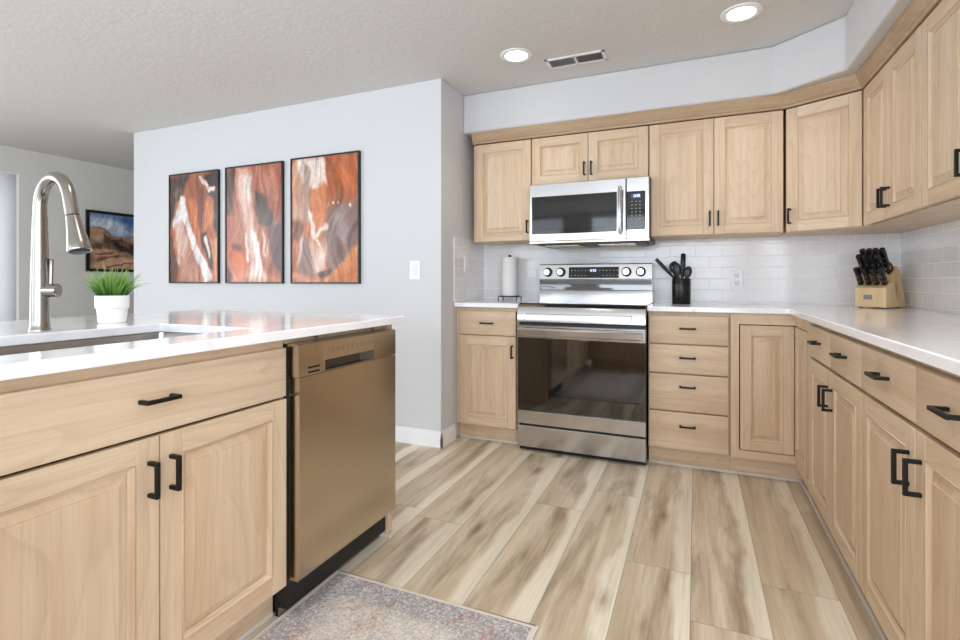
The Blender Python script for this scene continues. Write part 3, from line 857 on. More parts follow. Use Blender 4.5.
# ------------------------------------------------------------------ microwave
MX0, MX1, MY = -0.985, -0.250, 3.10
c = thing('microwave_oven', 'stainless steel over-the-range microwave under the short wall cabinet', 'microwave', ((MX0 + MX1) / 2, MY, 1.297))
cx = (MX0 + MX1) / 2; hw = (MX1 - MX0) / 2; H = 1.674 - 1.297
MB().box(-hw + 0.002, hw + 0.004, 0.022, 0.409, 0.0, H).build('microwave_body', CHAR, c, smooth=0, bevel=0.002)
xs_ = -0.382 - cx
def mwz(z): return z - 1.297
md = MB().rings(-hw, xs_ - 0.001, 0.012, H, [(0, 0.022), (0, 0.006), (0.004, 0.0)]).build('microwave_door', STEEL, c, smooth=20)
MB().rings(-0.967 - cx, -0.435 - cx, mwz(1.355), mwz(1.594), [(0, 0.004), (0, -0.0012), (0.001, -0.0016)]).build('door_window', GLASSW, md, smooth=0)
MB().rings(-0.912 - cx, -0.475 - cx, mwz(1.385), mwz(1.555), [(0, 0.0), (0, -0.0019), (0.001, -0.0022)]).build('inner_screen', GLASSM, md, smooth=0)
hm = MB().extrude_x([(0.0, 0.0), (0.0, 0.0)], 0, 0) if False else MB()
hx_ = -0.413 - cx
hm.tube([(hx_, -0.001, mwz(1.345)), (hx_, -0.030, mwz(1.345)), (hx_, -0.036, mwz(1.37)), (hx_, -0.040, mwz(1.47)), (hx_, -0.036, mwz(1.59)), (hx_, -0.030, mwz(1.613)), (hx_, -0.001, mwz(1.613))], [0.013] * 7, 12)
hm.build('microwave_handle', STEEL, md, smooth=50)
pn = MB().rings(xs_ + 0.001, hw, 0.012, H, [(0, 0.022), (0, 0.006), (0.004, 0.0)]).build('control_panel', STEEL, c, smooth=20)
MB().rings(-0.378 - cx, -0.272 - cx, mwz(1.362), mwz(1.590), [(0, 0.004), (0, -0.0012), (0.001, -0.0016)]).build('keypad_glass', GLASSW, pn, smooth=0)
MB().box(-0.352 - cx, -0.298 - cx, -0.0024, -0.0014, mwz(1.548), mwz(1.576)).build('display_screen', plain('display_tint', (52, 58, 84), 0.3, emit=0.6), pn, smooth=0)
m = digits(-0.322 - cx, mwz(1.562), 0.014, -0.0031); m.build('clock_digits', SCR, pn, smooth=0)
m = MB()
for r_ in range(8):
    for k in range(3):
        xx = -0.348 - cx + k * 0.023; zz = mwz(1.530 - r_ * 0.021)
        m.box(xx - 0.005, xx + 0.005 - (r_ % 3) * 0.001, -0.0022, -0.0014, zz - 0.003, zz + 0.002)
m.build('keypad_marks', PRINT, pn, smooth=0)
m = MB(); m.box(-hw + 0.002, hw, 0.0, 0.021, 0.0, 0.0115); m.build('lower_lip', STEELD, c, smooth=0)
m = MB(); m.box(-hw + 0.05, hw - 0.03, 0.03, 0.36, -0.012, 0.0); bp_ = m.build('underside_vent', CHAR, c, smooth=0, bevel=0.002)
m = MB()
for xc_ in (-0.17, 0.17):
    m = MB()
    for k in range(8): m.box(xc_ - 0.11, xc_ + 0.11, 0.06 + k * 0.030, 0.072 + k * 0.030, -0.015, -0.012)
    m.build('grease_filter', STEELD, bp_, smooth=0)

# ------------------------------------------------------------------ framed prints
def inside(px, py, poly):
    r_ = False; n = len(poly); j = n - 1
    for i in range(n):
        xi, yi = poly[i]; xj, yj = poly[j]
        if (yi > py) != (yj > py) and px < (xj - xi) * (py - yi) / (yj - yi) + xi: r_ = not r_
        j = i
    return r_

def print_mat(name, rough=0.25):
    m, N, L, P = new_mat(name)
    at = N.new('ShaderNodeAttribute'); at.attribute_name = 'ink'
    tc = N.new('ShaderNodeTexCoord'); nz = N.new('ShaderNodeTexNoise'); mp = N.new('ShaderNodeMapping')
    mp.inputs['Scale'].default_value = (60, 60, 40); nz.inputs['Detail'].default_value = 6; nz.inputs['Scale'].default_value = 1; nz.inputs['Distortion'].default_value = 1.5
    L.new(tc.outputs['Object'], mp.inputs['Vector']); L.new(mp.outputs['Vector'], nz.inputs['Vector'])
    r_ = ramp(N, L, nz.outputs['Fac'], [(0.3, (0.70, 0.68, 0.66)), (0.55, (1, 1, 1)), (0.75, (1.18, 1.16, 1.14))])
    L.new(mixrgb(N, L, 0.4, at.outputs['Color'], r_, 'MULTIPLY'), P.inputs['Base Color'])
    P.inputs['Roughness'].default_value = rough; P.inputs['Specular IOR Level'].default_value = 0.3
    return m
INK = print_mat('printed_photo_paper')

def painted(parent, x0, x1, z0, z1, y, base, shapes, nx, nz_, seed, wob=0.03, tone=True):
    """a flat print whose inks sit in a colour attribute; shapes = [(colour, polygon in 0..1 from top left, softness)]"""
    verts, faces, cols = [], [], []
    for j in range(nz_ + 1):
        for i in range(nx + 1):
            u, v = i / nx, j / nz_
            verts.append((x0 + (x1 - x0) * u, y, z1 - (z1 - z0) * v))
            q = Vector((u * 3 + seed, v * 5, seed * 1.7)); q2 = Vector((u * 10 + seed, v * 13, seed)); q3 = Vector((u * 30, v * 36 + seed, seed * 2))
            du = mnoise.noise(q) * wob + mnoise.noise(q2) * wob * 0.55 + mnoise.noise(q3) * wob * 0.25
            dv = mnoise.noise(q + Vector((9, 3, 1))) * wob + mnoise.noise(q2 + Vector((5, 1, 7))) * wob * 0.5 + mnoise.noise(q3 + Vector((2, 8, 4))) * wob * 0.25
            c_ = list(base)
            for sh_ in shapes:
                c2, poly = sh_[0], sh_[1]
                soft = sh_[2] if len(sh_) > 2 else 0.0
                if soft:
                    hit = 0
                    for (ox, oy) in ((0, 0), (soft, 0), (-soft, 0), (0, soft), (0, -soft), (soft * .6, soft * .6), (-soft * .6, -soft * .6)):
                        hit += inside(u + du + ox, v + dv + oy, poly)
                    a = hit / 7
                else: a = 1.0 if inside(u + du, v + dv, poly) else 0.0
                if a: c_ = [p * (1 - a) + q_ * a for p, q_ in zip(c_, c2)]
            # rock strata: warped bands that lighten and darken the ink
            uu = u + 0.25 * mnoise.noise(Vector((u * 2.2 + seed * 2, v * 2.6, 3.3))) + 0.18 * v
            vv = v + 0.16 * mnoise.noise(Vector((u * 3.1, v * 2.4 + seed, 8.1)))
            st_ = mnoise.noise(Vector((uu * 13 + seed, vv * 2.0, 1.0))) * 0.42 + mnoise.noise(Vector((uu * 30, vv * 5 + seed, 6.0))) * 0.34 + mnoise.noise(Vector((u * 46, v * 40, seed))) * 0.16
            ridge = 1 - abs(mnoise.noise(Vector((uu * 6 + seed * 5, vv * 2.4, 9.0)))) * 6
            k = 1 + st_
            if ridge > 0 and tone:
                c_ = [w_ + (225 - w_) * 0.10 * ridge for w_ in c_]
            c_ = [w_ * 0.92 + t_ * 0.08 for w_, t_ in zip(c_, (206, 178, 164))] if tone else c_
            cols.append((*[max(0, min(1, w_ * k)) for w_ in lin(c_)], 1))
    for j in range(nz_):
        for i in range(nx):
            a = j * (nx + 1) + i; faces.append((a, a + nx + 1, a + nx + 2, a + 1))
    me = bpy.data.meshes.new('photo_print'); me.from_pydata(verts, [], faces); me.materials.append(INK)
    at = me.color_attributes.new('ink', 'FLOAT_COLOR', 'POINT')
    at.data.foreach_set('color', [w_ for c_ in cols for w_ in c_])
    o = bpy.data.objects.new('photo_print', me); col.objects.link(o); o.parent = parent
    return o

def frame(name, label, loc, w, h, rot, base, shapes, seed, group=None, t=0.011, dep=0.022, wob=0.032, nx=90, nz_=135, tone=True, cat='picture'):
    c = thing(name, label, cat, loc, rot, group)
    m = MB()
    m.box(-w / 2, w / 2, -dep, 0, 0, t).box(-w / 2, w / 2, -dep, 0, h - t, h).box(-w / 2, -w / 2 + t, -dep, 0, t, h - t).box(w / 2 - t, w / 2, -dep, 0, t, h - t)
    m.build('picture_frame', BLKP, c, smooth=0)
    MB().box(-w / 2 + 0.002, w / 2 - 0.002, -0.006, -0.001, 0.002, h - 0.002).build('backing_board', CHAR, c, smooth=0)
    painted(c, -w / 2 + t - 0.001, w / 2 - t + 0.001, t - 0.001, h - t + 0.001, -dep + 0.006, base, shapes, nx, nz_, seed, wob, tone)
    return c
G = 'slot canyon prints on the white wall'
Wp, Hp, Zp = 0.584, 0.906, 1.038
PY = 2.8325
canyon_a = [
    ((66, 54, 52), [(0, 0), (.46, 0), (.30, .16), (.12, .26), (.06, .45), (0, .5)], .02),
    ((104, 84, 78), [(.05, .18), (.22, .10), (.30, .14), (.14, .22)], .02),
    ((150, 84, 58), [(.42, 0), (.70, 0), (.66, .10), (.78, .22), (.70, .60), (.62, .70), (.40, .38), (.30, .20)], .015),
    ((196, 102, 54), [(.42, .25), (.55, .23), (.60, .42), (.66, .58), (.58, .66), (.44, .42)], .02),
    ((118, 62, 44), [(.58, .12), (.70, .16), (.72, .34), (.66, .56), (.60, .40)], .02),
    ((206, 118, 66), [(.74, .28), (.92, .30), (.86, .48), (.74, .56)], .02),
    ((58, 48, 48), [(.74, 0), (1, 0), (1, .60), (.92, .50), (.93, .26), (.78, .20)], .02),
    ((232, 208, 198), [(.62, .02), (.76, .06), (.84, .14), (.96, .14), (.94, .19), (.80, .19), (.76, .12), (.64, .06)], .01),
    ((222, 216, 214), [(.24, .18), (.32, .20), (.40, .40), (.56, .62), (.76, .82), (.90, .97), (.74, 1), (.56, .78), (.30, .46), (.10, .56), (.06, .48)], .015),
    ((176, 120, 98), [(.06, .52), (.28, .44), (.52, .74), (.72, 1), (.16, 1), (.20, .80), (.08, .68)], .03),
    ((206, 170, 154), [(.10, .50), (.26, .44), (.40, .62), (.30, .80), (.16, .70)], .03),
    ((214, 182, 168), [(.20, .70), (.28, .70), (.16, .90), (.08, .96)], .01),
    ((92, 62, 52), [(0, .55), (.08, .68), (.18, .86), (.14, 1), (0, 1)], .02),
    ((64, 48, 46), [(.66, .56), (.78, .54), (.92, .80), (.96, .92), (.84, .88), (.70, .68)], .015),
    ((226, 198, 186), [(.74, .60), (.79, .58), (.86, .76), (.82, .80)], .01),
    ((200, 136, 88), [(.88, .62), (1, .58), (1, .80), (.92, .84)], .015),
    ((196, 108, 66), [(.90, .84), (1, .80), (1, 1), (.92, 1)], .02),
]
canyon_b = [
    ((96, 76, 72), [(0, 0), (.16, 0), (.14, .30), (.10, .40), (0, .42)], .02),
    ((156, 86, 66), [(.46, 0), (1, 0), (1, .52), (.88, .46), (.62, .20), (.50, .14)], .02),
    ((176, 112, 92), [(.56, .02), (.84, .02), (.96, .30), (.80, .34), (.60, .16)], .04),
    ((84, 66, 60), [(.54, .22), (.66, .26), (.86, .46), (.82, .52), (.62, .50), (.54, .40)], .02),
    ((176, 110, 82), [(.12, .38), (.52, .40), (.52, .72), (.12, .80)], .04),
    ((216, 176, 160), [(.20, .02), (.46, .02), (.50, .30), (.56, .62), (.60, 1), (.44, 1), (.42, .70), (.30, .42), (.18, .24)], .05),
    ((238, 220, 210), [(.28, .08), (.44, .06), (.48, .26), (.44, .34), (.36, .24)], .03),
    ((204, 104, 60), [(.06, .66), (.34, .68), (.40, .90), (.10, .92)], .04),
    ((110, 66, 50), [(.08, .66), (.30, .68), (.28, .74), (.10, .72)], .02),
    ((246, 232, 224), [(.36, .58), (.40, .58), (.42, .82), (.37, .82)], .02),
    ((246, 232, 224), [(.48, .56), (.54, .58), (.62, .72), (.66, .92), (.70, 1), (.54, 1), (.52, .76)], .015),
    ((232, 208, 194), [(.66, .56), (.69, .56), (.72, .76), (.76, .78), (.72, .60), (.78, .76), (.70, .80)], .02),
    ((102, 78, 72), [(.74, .52), (1, .50), (1, .92), (.86, .84), (.78, .72)], .02),
    ((210, 128, 98), [(.02, .92), (.40, .88), (.62, .94), (.96, .96), (1, 1), (0, 1)], .03),
    ((244, 216, 200), [(.44, .86), (.64, .86), (.74, .98), (.40, .98)], .04),
    ((92, 62, 54), [(0, .84), (.10, .92), (.06, 1), (0, 1)], .02),
]
canyon_c = [
    ((196, 150, 124), [(0, .02), (.10, .04), (.18, .20), (.22, .44), (.16, .56), (0, .62)], .03),
    ((224, 206, 198), [(.06, 0), (.52, 0), (.56, .12), (.54, .22), (.42, .28), (.30, .24), (.16, .20)], .02),
    ((168, 140, 128), [(.20, .02), (.30, .10), (.26, .26), (.28, .52), (.22, .50), (.18, .22)], .02),
    ((204, 122, 76), [(.30, .26), (.52, .20), (.56, .30), (.48, .52), (.38, .60), (.30, .46)], .02),
    ((152, 78, 46), [(.52, 0), (1, 0), (1, .34), (.86, .40), (.60, .42), (.55, .22)], .02),
    ((176, 92, 52), [(.66, .02), (.90, .02), (.96, .26), (.72, .30)], .06),
    ((126, 96, 88), [(.58, .42), (.84, .38), (1, .34), (1, .78), (.82, .84), (.60, .92), (.52, .80), (.50, .62)], .02),
    ((142, 120, 116), [(.64, .46), (.80, .44), (.90, .66), (.74, .72)], .04),
    ((98, 66, 56), [(.70, .62), (.78, .72), (.80, .84), (.70, .80)], .015),
    ((232, 208, 196), [(.26, .40), (.30, .42), (.38, .62), (.52, .52), (.58, .54), (.56, .58), (.46, .60), (.40, .66), (.50, .74), (.46, .74), (.32, .64)], .012),
    ((196, 150, 130), [(.32, .64), (.46, .74), (.56, .62), (.52, .84), (.48, .96), (.34, .90), (.26, .72)], .03),
    ((222, 196, 184), [(.40, .78), (.50, .74), (.50, .90), (.40, .92)], .03),
    ((122, 68, 46), [(0, .50), (.14, .48), (.20, .54), (.16, .66), (.08, .70), (0, .66)], .02),
    ((206, 186, 178), [(.12, .66), (.18, .62), (.17, .76), (.10, .88)], .012),
    ((140, 108, 96), [(.18, .62), (.28, .70), (.36, .90), (.30, .98), (.12, .92), (.14, .84)], .02),
    ((86, 64, 56), [(.40, .92), (.56, .90), (.64, .88), (.60, .96), (.44, .97)], .012),
    ((206, 126, 66), [(1, .72), (1, 1), (.42, 1), (.60, .95), (.80, .82)], .012),
    ((186, 100, 50), [(1, .86), (1, 1), (.62, 1), (.80, .92)], .03),
    ((212, 134, 96), [(0, .92), (.20, .92), (.42, .98), (.44, 1), (0, 1)], .02),
]
for k in range(3):
    canyon_c.append(((236, 214, 196), [(.62 + .07 * k + .12 * (k == 2), .385), (.645 + .07 * k + .12 * (k == 2), .375), (.65 + .07 * k + .12 * (k == 2), .395), (.63 + .07 * k + .12 * (k == 2), .40)], .004))
frame('framed_print', 'leftmost black framed canyon print, a pale triangular rock between dark ledges', (-3.727, PY, Zp), Wp - 0.012, Hp - 0.010, 0, (170, 92, 60), canyon_a, 1.3, G)
frame('framed_print', 'middle black framed canyon print with a pale beam of light falling down it', (-3.073, PY, Zp), Wp, Hp - 0.006, 0, (166, 98, 74), canyon_b, 4.1, G)
frame('framed_print', 'rightmost black framed canyon print with orange sand slope at lower right', (-2.402, PY, Zp), Wp + 0.022, Hp, 0, (178, 104, 70), canyon_c, 7.7, G)
mesa = [
    ((112, 142, 190), [(0, 0), (1, 0), (1, .44), (0, .44)], .0),
    ((206, 214, 228), [(0, .06), (.26, .08), (.46, .18), (.62, .32), (.40, .36), (0, .26)], .06),
    ((72, 106, 166), [(.40, .0), (1, .0), (1, .14), (.74, .20), (.52, .14)], .05),
    ((210, 218, 230), [(.66, .26), (.84, .18), (1, .26), (1, .44), (.56, .36)], .05),
    ((152, 122, 98), [(0, .26), (.14, .235), (.22, .29), (.34, .36), (.44, .38), (.52, .42), (.60, .40), (.66, .365), (.74, .40), (.86, .44), (1, .43), (1, 1), (0, 1)], .006),
    ((190, 152, 120), [(.02, .28), (.14, .26), (.24, .38), (.14, .50), (0, .48)], .02),
    ((96, 74, 62), [(.20, .34), (.30, .40), (.32, .56), (.20, .54)], .015),
    ((184, 140, 116), [(.56, .42), (.66, .385), (.76, .42), (.70, .48), (.58, .48)], .015),
    ((70, 58, 52), [(.30, .46), (.46, .44), (.62, .52), (.84, .48), (.94, .52), (.86, .64), (.64, .72), (.44, .66), (.34, .58)], .02),
    ((124, 98, 80), [(.42, .48), (.58, .50), (.60, .56), (.44, .56)], .015),
    ((112, 88, 72), [(0, .54), (.30, .54), (.38, .62), (0, .64)], .02),
    ((204, 156, 126), [(0, .64), (.24, .61), (.46, .71), (.36, .80), (.08, .80), (0, .78)], .02),
    ((130, 92, 72), [(.04, .72), (.30, .68), (.34, .71), (.06, .76)], .008),
    ((118, 112, 82), [(.60, .70), (.96, .58), (1, .84), (.80, .80)], .03),
    ((214, 170, 140), [(.06, .88), (.40, .76), (.72, .78), (.88, .84), (.60, 1), (0, 1)], .02),
    ((128, 88, 70), [(.12, .82), (.44, .73), (.40, .78), (.10, .88)], .008),
    ((138, 98, 80), [(.20, .94), (.62, .86), (.60, .90), (.22, .98)], .008),
]
frame('landscape_print', 'dark framed red rock desert landscape under blue sky on the far wall', (-6.048, 3.70, 1.158), 0.79, 0.67, R(90), (150, 112, 84), mesa, 2.2, t=0.03, wob=0.06, nx=100, nz_=85, tone=False)

# ------------------------------------------------------------------ plant
c = thing('potted_grass', 'small green grass plant in a white ceramic pot on the island', 'plant', (-1.86, 1.10, CT))
MB().lathe([(0.0, 0.001), (0.036, 0.0), (0.041, 0.004), (0.0440, 0.042), (0.0450, 0.049), (0.0490, 0.053), (0.0502, 0.093), (0.0488, 0.095), (0.0465, 0.093), (0.0460, 0.082), (0.0, 0.080)], n=40).build('pot', CERAMIC, c)
def grass_mat():
    m, N, L, P = new_mat('grass_blade')
    at = N.new('ShaderNodeAttribute'); at.attribute_name = 'tip'
    L.new(ramp(N, L, at.outputs['Fac'], [(0.0, rgba((30, 66, 20))), (0.45, rgba((72, 122, 38))), (1.0, rgba((150, 184, 90)))]), P.inputs['Base Color'])
    P.inputs['Roughness'].default_value = 0.45
    P.inputs['Subsurface Weight'].default_value = 0.0
    return m
m = MB(); tips = []
rg = random.Random(11)
for k in range(230):
    a = rg.uniform(0, 2 * math.pi); r0 = 0.038 * math.sqrt(rg.random())
    ln = rg.uniform(0.065, 0.12) * (1.1 - r0 * 6); lean = (r0 / 0.038) * rg.uniform(0.2, 1.05) + rg.uniform(0, 0.2)
    if rg.random() < 0.12: lean += 0.5; ln *= 1.2
    d = Vector((math.cos(a), math.sin(a), 0)); sd = Vector((-d.y, d.x, 0)).lerp(Vector((rg.uniform(-1, 1), rg.uniform(-1, 1), 0)), 0.5).normalized()
    p = Vector((d.x * r0, d.y * r0, 0.078)); th = lean * 0.35
    vs_ = []
    for q in range(6):
        t = q / 5; w_ = 0.0031 * (1 - t ** 1.6) + 0.0002
        vs_ += [p - sd * w_, p + sd * w_ + Vector((0, 0, 0.0004))]
        tips += [t, t]
        th2 = th + lean * 0.9 * t
        p = p + (d * math.sin(th2) + Vector((0, 0, math.cos(th2)))) * ln / 5
    m.add(vs_, [(2 * q, 2 * q + 1, 2 * q + 3, 2 * q + 2) for q in range(5)])
o = m.build('grass_tuft', grass_mat(), c, smooth=0)
at = o.data.attributes.new('tip', 'FLOAT', 'POINT'); at.data.foreach_set('value', tips)
sl = o.modifiers.new('thick', 'SOLIDIFY'); sl.thickness = 0.0008

# ------------------------------------------------------------------ paper towels
c = thing('paper_towel_holder', 'white paper towel roll on a black wire stand beside the stove', 'paper towels', (-1.226, 3.40, CT))
def paper():
    return plain('soft_paper', (240, 239, 238), 0.9, 0, 0.1, 0.25, 120)
wire = MB()
rw = 0.0035
ring = [(0.075 * math.cos(R(a)), 0.075 * math.sin(R(a)), 0.034) for a in range(0, 361, 12)]
wire.tube(ring, rw, 8, caps=False)
for a in (35, 145, 215, 325):
    x, y = 0.075 * math.cos(R(a)), 0.075 * math.sin(R(a))
    wire.tube([(x, y, 0.034), (x * 1.12, y * 1.12, 0.030), (x * 1.14, y * 1.14, 0.0)], rw, 8)
for a in (0, 90): wire.tube([(0.075 * math.cos(R(a)), 0.075 * math.sin(R(a)), 0.034), (-0.075 * math.cos(R(a)), -0.075 * math.sin(R(a)), 0.034)], rw, 8)
wire.build('wire_base', BLK, c, smooth=50)
MB().tube([(0, 0, 0.034), (0, 0, 0.318)], 0.005, 10).lathe([(0.0, 0.331), (0.009, 0.328), (0.012, 0.321), (0.009, 0.314), (0.0, 0.312)], n=16).build('center_rod', BLK, c, smooth=50)
MB().lathe([(0.020, 0.040), (0.055, 0.0385), (0.057, 0.042), (0.0575, 0.16), (0.057, 0.310), (0.055, 0.313), (0.020, 0.312), (0.018, 0.306)], n=48).build('towel_roll', paper(), c)

# ------------------------------------------------------------------ utensil crock
c = thing('utensil_crock', 'black cylinder utensil crock on the counter right of the stove', 'crock', (-0.084, 3.405, CT))
MB().lathe([(0.0, 0.001), (0.053, 0.0), (0.055, 0.003), (0.055, 0.158), (0.054, 0.160), (0.0515, 0.158), (0.0515, 0.010), (0.0, 0.008)], n=40).build('crock_body', plain('black_glazed_metal', (30, 28, 27), 0.28, 0.4), c)
GU = 'black utensils standing in the crock'
def utensil(name, label, base, top, kind, bz=0.014):
    u = thing(name, label, 'utensil', (-0.084 + base[0], 3.405 + base[1], CT + bz), 0, GU)
    b = Vector((0, 0, 0)); t = Vector((top[0] - base[0], top[1] - base[1], top[2] - bz))
    n_ = t.normalized()
    L_ = t.length
    MB().tube([b, n_ * (L_ * 0.55)], [0.005, 0.0075], 10).build('shaft', BLKP, u)
    s = MB()
    if kind == 'handle':
        s.tube([n_ * (L_ * .5), n_ * (L_ * .56), n_ * (L_ * .8), n_ * (L_ * .985), n_ * L_], [0.007, 0.013, 0.0155, 0.0140, 0.008], 14, flat=0.75); s.build('grip', BLKP, u, smooth=50)
    elif kind == 'spoon':
        s.tube([n_ * (L_ * .5), n_ * (L_ * .66), n_ * (L_ * .74), n_ * (L_ * .84), n_ * (L_ * .95), n_ * L_], [0.006, 0.009, 0.019, 0.024, 0.018, 0.006], 18, flat=0.35); s.build('spoon_bowl', BLKP, u, smooth=50)
    elif kind == 'loop':
        s.tube([n_ * (L_ * .5), n_ * (L_ * .78)], [0.006, 0.009], 12)
        cc = n_ * (L_ * .86)
        sd = Vector((1, 0.2, 0)).normalized(); up = n_
        s.tube([cc + sd * 0.020 * math.cos(R(a)) + up * 0.028 * math.sin(R(a)) for a in range(0, 361, 20)], 0.0085, 10, caps=False)
        s.build('looped_grip', BLKP, u, smooth=50)
utensil('spatula', 'black utensil leaning far left out of the crock', (0.038, 0.0, 0), (-0.150, -0.010, 0.284), 'handle', 0.072)
utensil('tongs', 'black loop handled tongs in the middle of the crock', (-0.01, 0.012, 0), (-0.050, 0.02, 0.262), 'loop')
utensil('ladle', 'black ladle with a curved head in the crock middle', (0.0, -0.03, 0), (-0.028, -0.032, 0.258), 'spoon')
utensil('serving_spoon', 'tallest upright black spoon in the crock', (0.0, 0.02, 0), (0.012, 0.03, 0.318), 'handle')
utensil('cooking_spoon', 'black handled utensil leaning slightly left behind the tongs', (0.000, 0.034, 0), (-0.044, 0.042, 0.270), 'handle')
utensil('turner', 'short black spoon at the right rim of the crock', (0.004, -0.022, 0), (0.046, -0.018, 0.235), 'spoon')

# ------------------------------------------------------------------ knife block
KA = R(-38)
kb = thing('knife_block', 'light wood stepped knife block in the corner of the counter', 'knife block', (0.912, 3.345, CT), KA)
BW = wood('beech_block', 'v', (230, 200, 154), (214, 180, 132), (238, 212, 170), 0.5)
fp_ = MB()
for sx in (-0.055, 0.055):
    for sy in (-0.075, 0.075): fp_.lathe([(0.008, 0), (0.008, 0.005)], (sx, sy, 0), 12)
fp_.build('rubber_foot', BLKP, kb)
m = MB()
hwk = 0.072
m.extrude_x([(-0.100, 0.005), (-0.102, 0.108), (-0.038, 0.138), (0.016, 0.1375), (0.030, 0.005)], -hwk, hwk)
m.build('front_tier', BW, kb, smooth=0, bevel=0.003)
m = MB()
m.extrude_x([(0.0305, 0.005), (-0.036, 0.172), (0.012, 0.222), (0.046, 0.207), (0.122, 0.012), (0.120, 0.005)], -hwk, hwk)
m.build('rear_tier', BW, kb, smooth=0, bevel=0.003)
MB().box(-0.030, 0.008, -0.1030, -0.1015, 0.046, 0.070).build('badge', plain('grey_badge', (122, 122, 124), 0.5), kb, smooth=0)
RIV = plain('steel_rivet', (190, 190, 192), 0.3, 0.8)
def kn_local(lx, ly): return (lx * math.cos(KA) - ly * math.sin(KA) + 0.912, lx * math.sin(KA) + ly * math.cos(KA) + 3.345)
def make_knife(ln, label, cat='knife', group='knives in the block'):
    k = thing('kitchen_knife', label, cat, (0, 0, 0), 0, group)
    s = ln
    h = MB()
    prof = [(0, .0095), (.06, .0115), (.25, .0105), (.5, .0095), (.75, .0105), (.92, .0125), (1, .0105)]
    vs_ = []
    for t, w_ in prof:
        for (ax, ay) in ((-1, -.7), (-.6, -1), (.6, -1), (1, -.7), (1, .7), (.6, 1), (-.6, 1), (-1, .7)):
            vs_.append((ax * 0.0105, ay * w_ * 1.35 - 0.004 * (t > .85), 0.004 + t * s))
    fs = []
    for j in range(len(prof) - 1):
        for q in range(8): fs.append((j * 8 + q, j * 8 + (q + 1) % 8, (j + 1) * 8 + (q + 1) % 8, (j + 1) * 8 + q))
    fs += [tuple(range(8))[::-1], tuple(range(len(prof) * 8 - 8, len(prof) * 8))]
    h.add(vs_, fs); ho = h.build('knife_grip', BLKP, k, smooth=40)
    MB().box(-0.0055, 0.0055, -0.009, 0.009, -0.001, 0.006).build('bolster', STEEL, k, smooth=0)
    r_ = MB()
    for t in (.22, .5, .78): r_.lathe([(0.0026, 0.0), (0.0026, 0.0145)], (0, 0, 0.004 + t * s), 8, axis='y')
    for t in (.22, .5, .78): r_.lathe([(0.0026, -0.0108), (0.0026, 0.0108)], (0, 0, 0.004 + t * s), 8, axis='x')
    r_.build('rivet', RIV, ho)
    return k
def place_knife(src, lx, ly, z, tilt, label, first=False):
    k = src if first else copy_tree(src)
    X, Y = kn_local(lx, ly)
    k.location = (X, Y, CT + z)
    k.rotation_euler = (Matrix.Rotation(KA, 3, 'Z') @ Matrix.Rotation(tilt, 3, 'X')).to_euler()
    k['label'] = label
    return k
steak = make_knife(0.100, '')
pos = ('first', 'second', 'third', 'fourth')
for i in range(4):
    place_knife(steak, -0.054 + i * 0.036, -0.070, 0.125, R(31), '%s short steak knife from the left in the front row of the block' % pos[i], i == 0)
big = make_knife(0.112, '')
for i in range(4):
    place_knife(big, -0.060 + i * 0.028, -0.026, 0.186, R(31), '%s long black knife from the left in the middle row of the block' % pos[i], i == 0)
for i in range(4):
    place_knife(big, -0.056 + i * 0.030, 0.004, 0.217, R(31), '%s black knife from the left in the back row of the block' % pos[i])
sci = thing('kitchen_scissors', 'black handled scissors at the right of the knife block', 'scissors', (0, 0, 0))
X, Y = kn_local(0.058, -0.032)
sci.location = (X, Y, CT + 0.184); sci.rotation_euler = (Matrix.Rotation(KA, 3, 'Z') @ Matrix.Rotation(R(31), 3, 'X')).to_euler()
for q in (-1, 1):
    MB().tube([(q * 0.011 + 0.011 * math.cos(R(a)), -0.004, 0.042 + 0.026 * math.sin(R(a))) for a in range(0, 361, 20)], 0.0042, 10, caps=False).tube([(0, -0.004, 0.0), (q * 0.008, -0.004, 0.018)], 0.005, 8).build('finger_loop', BLKP, sci, smooth=50)

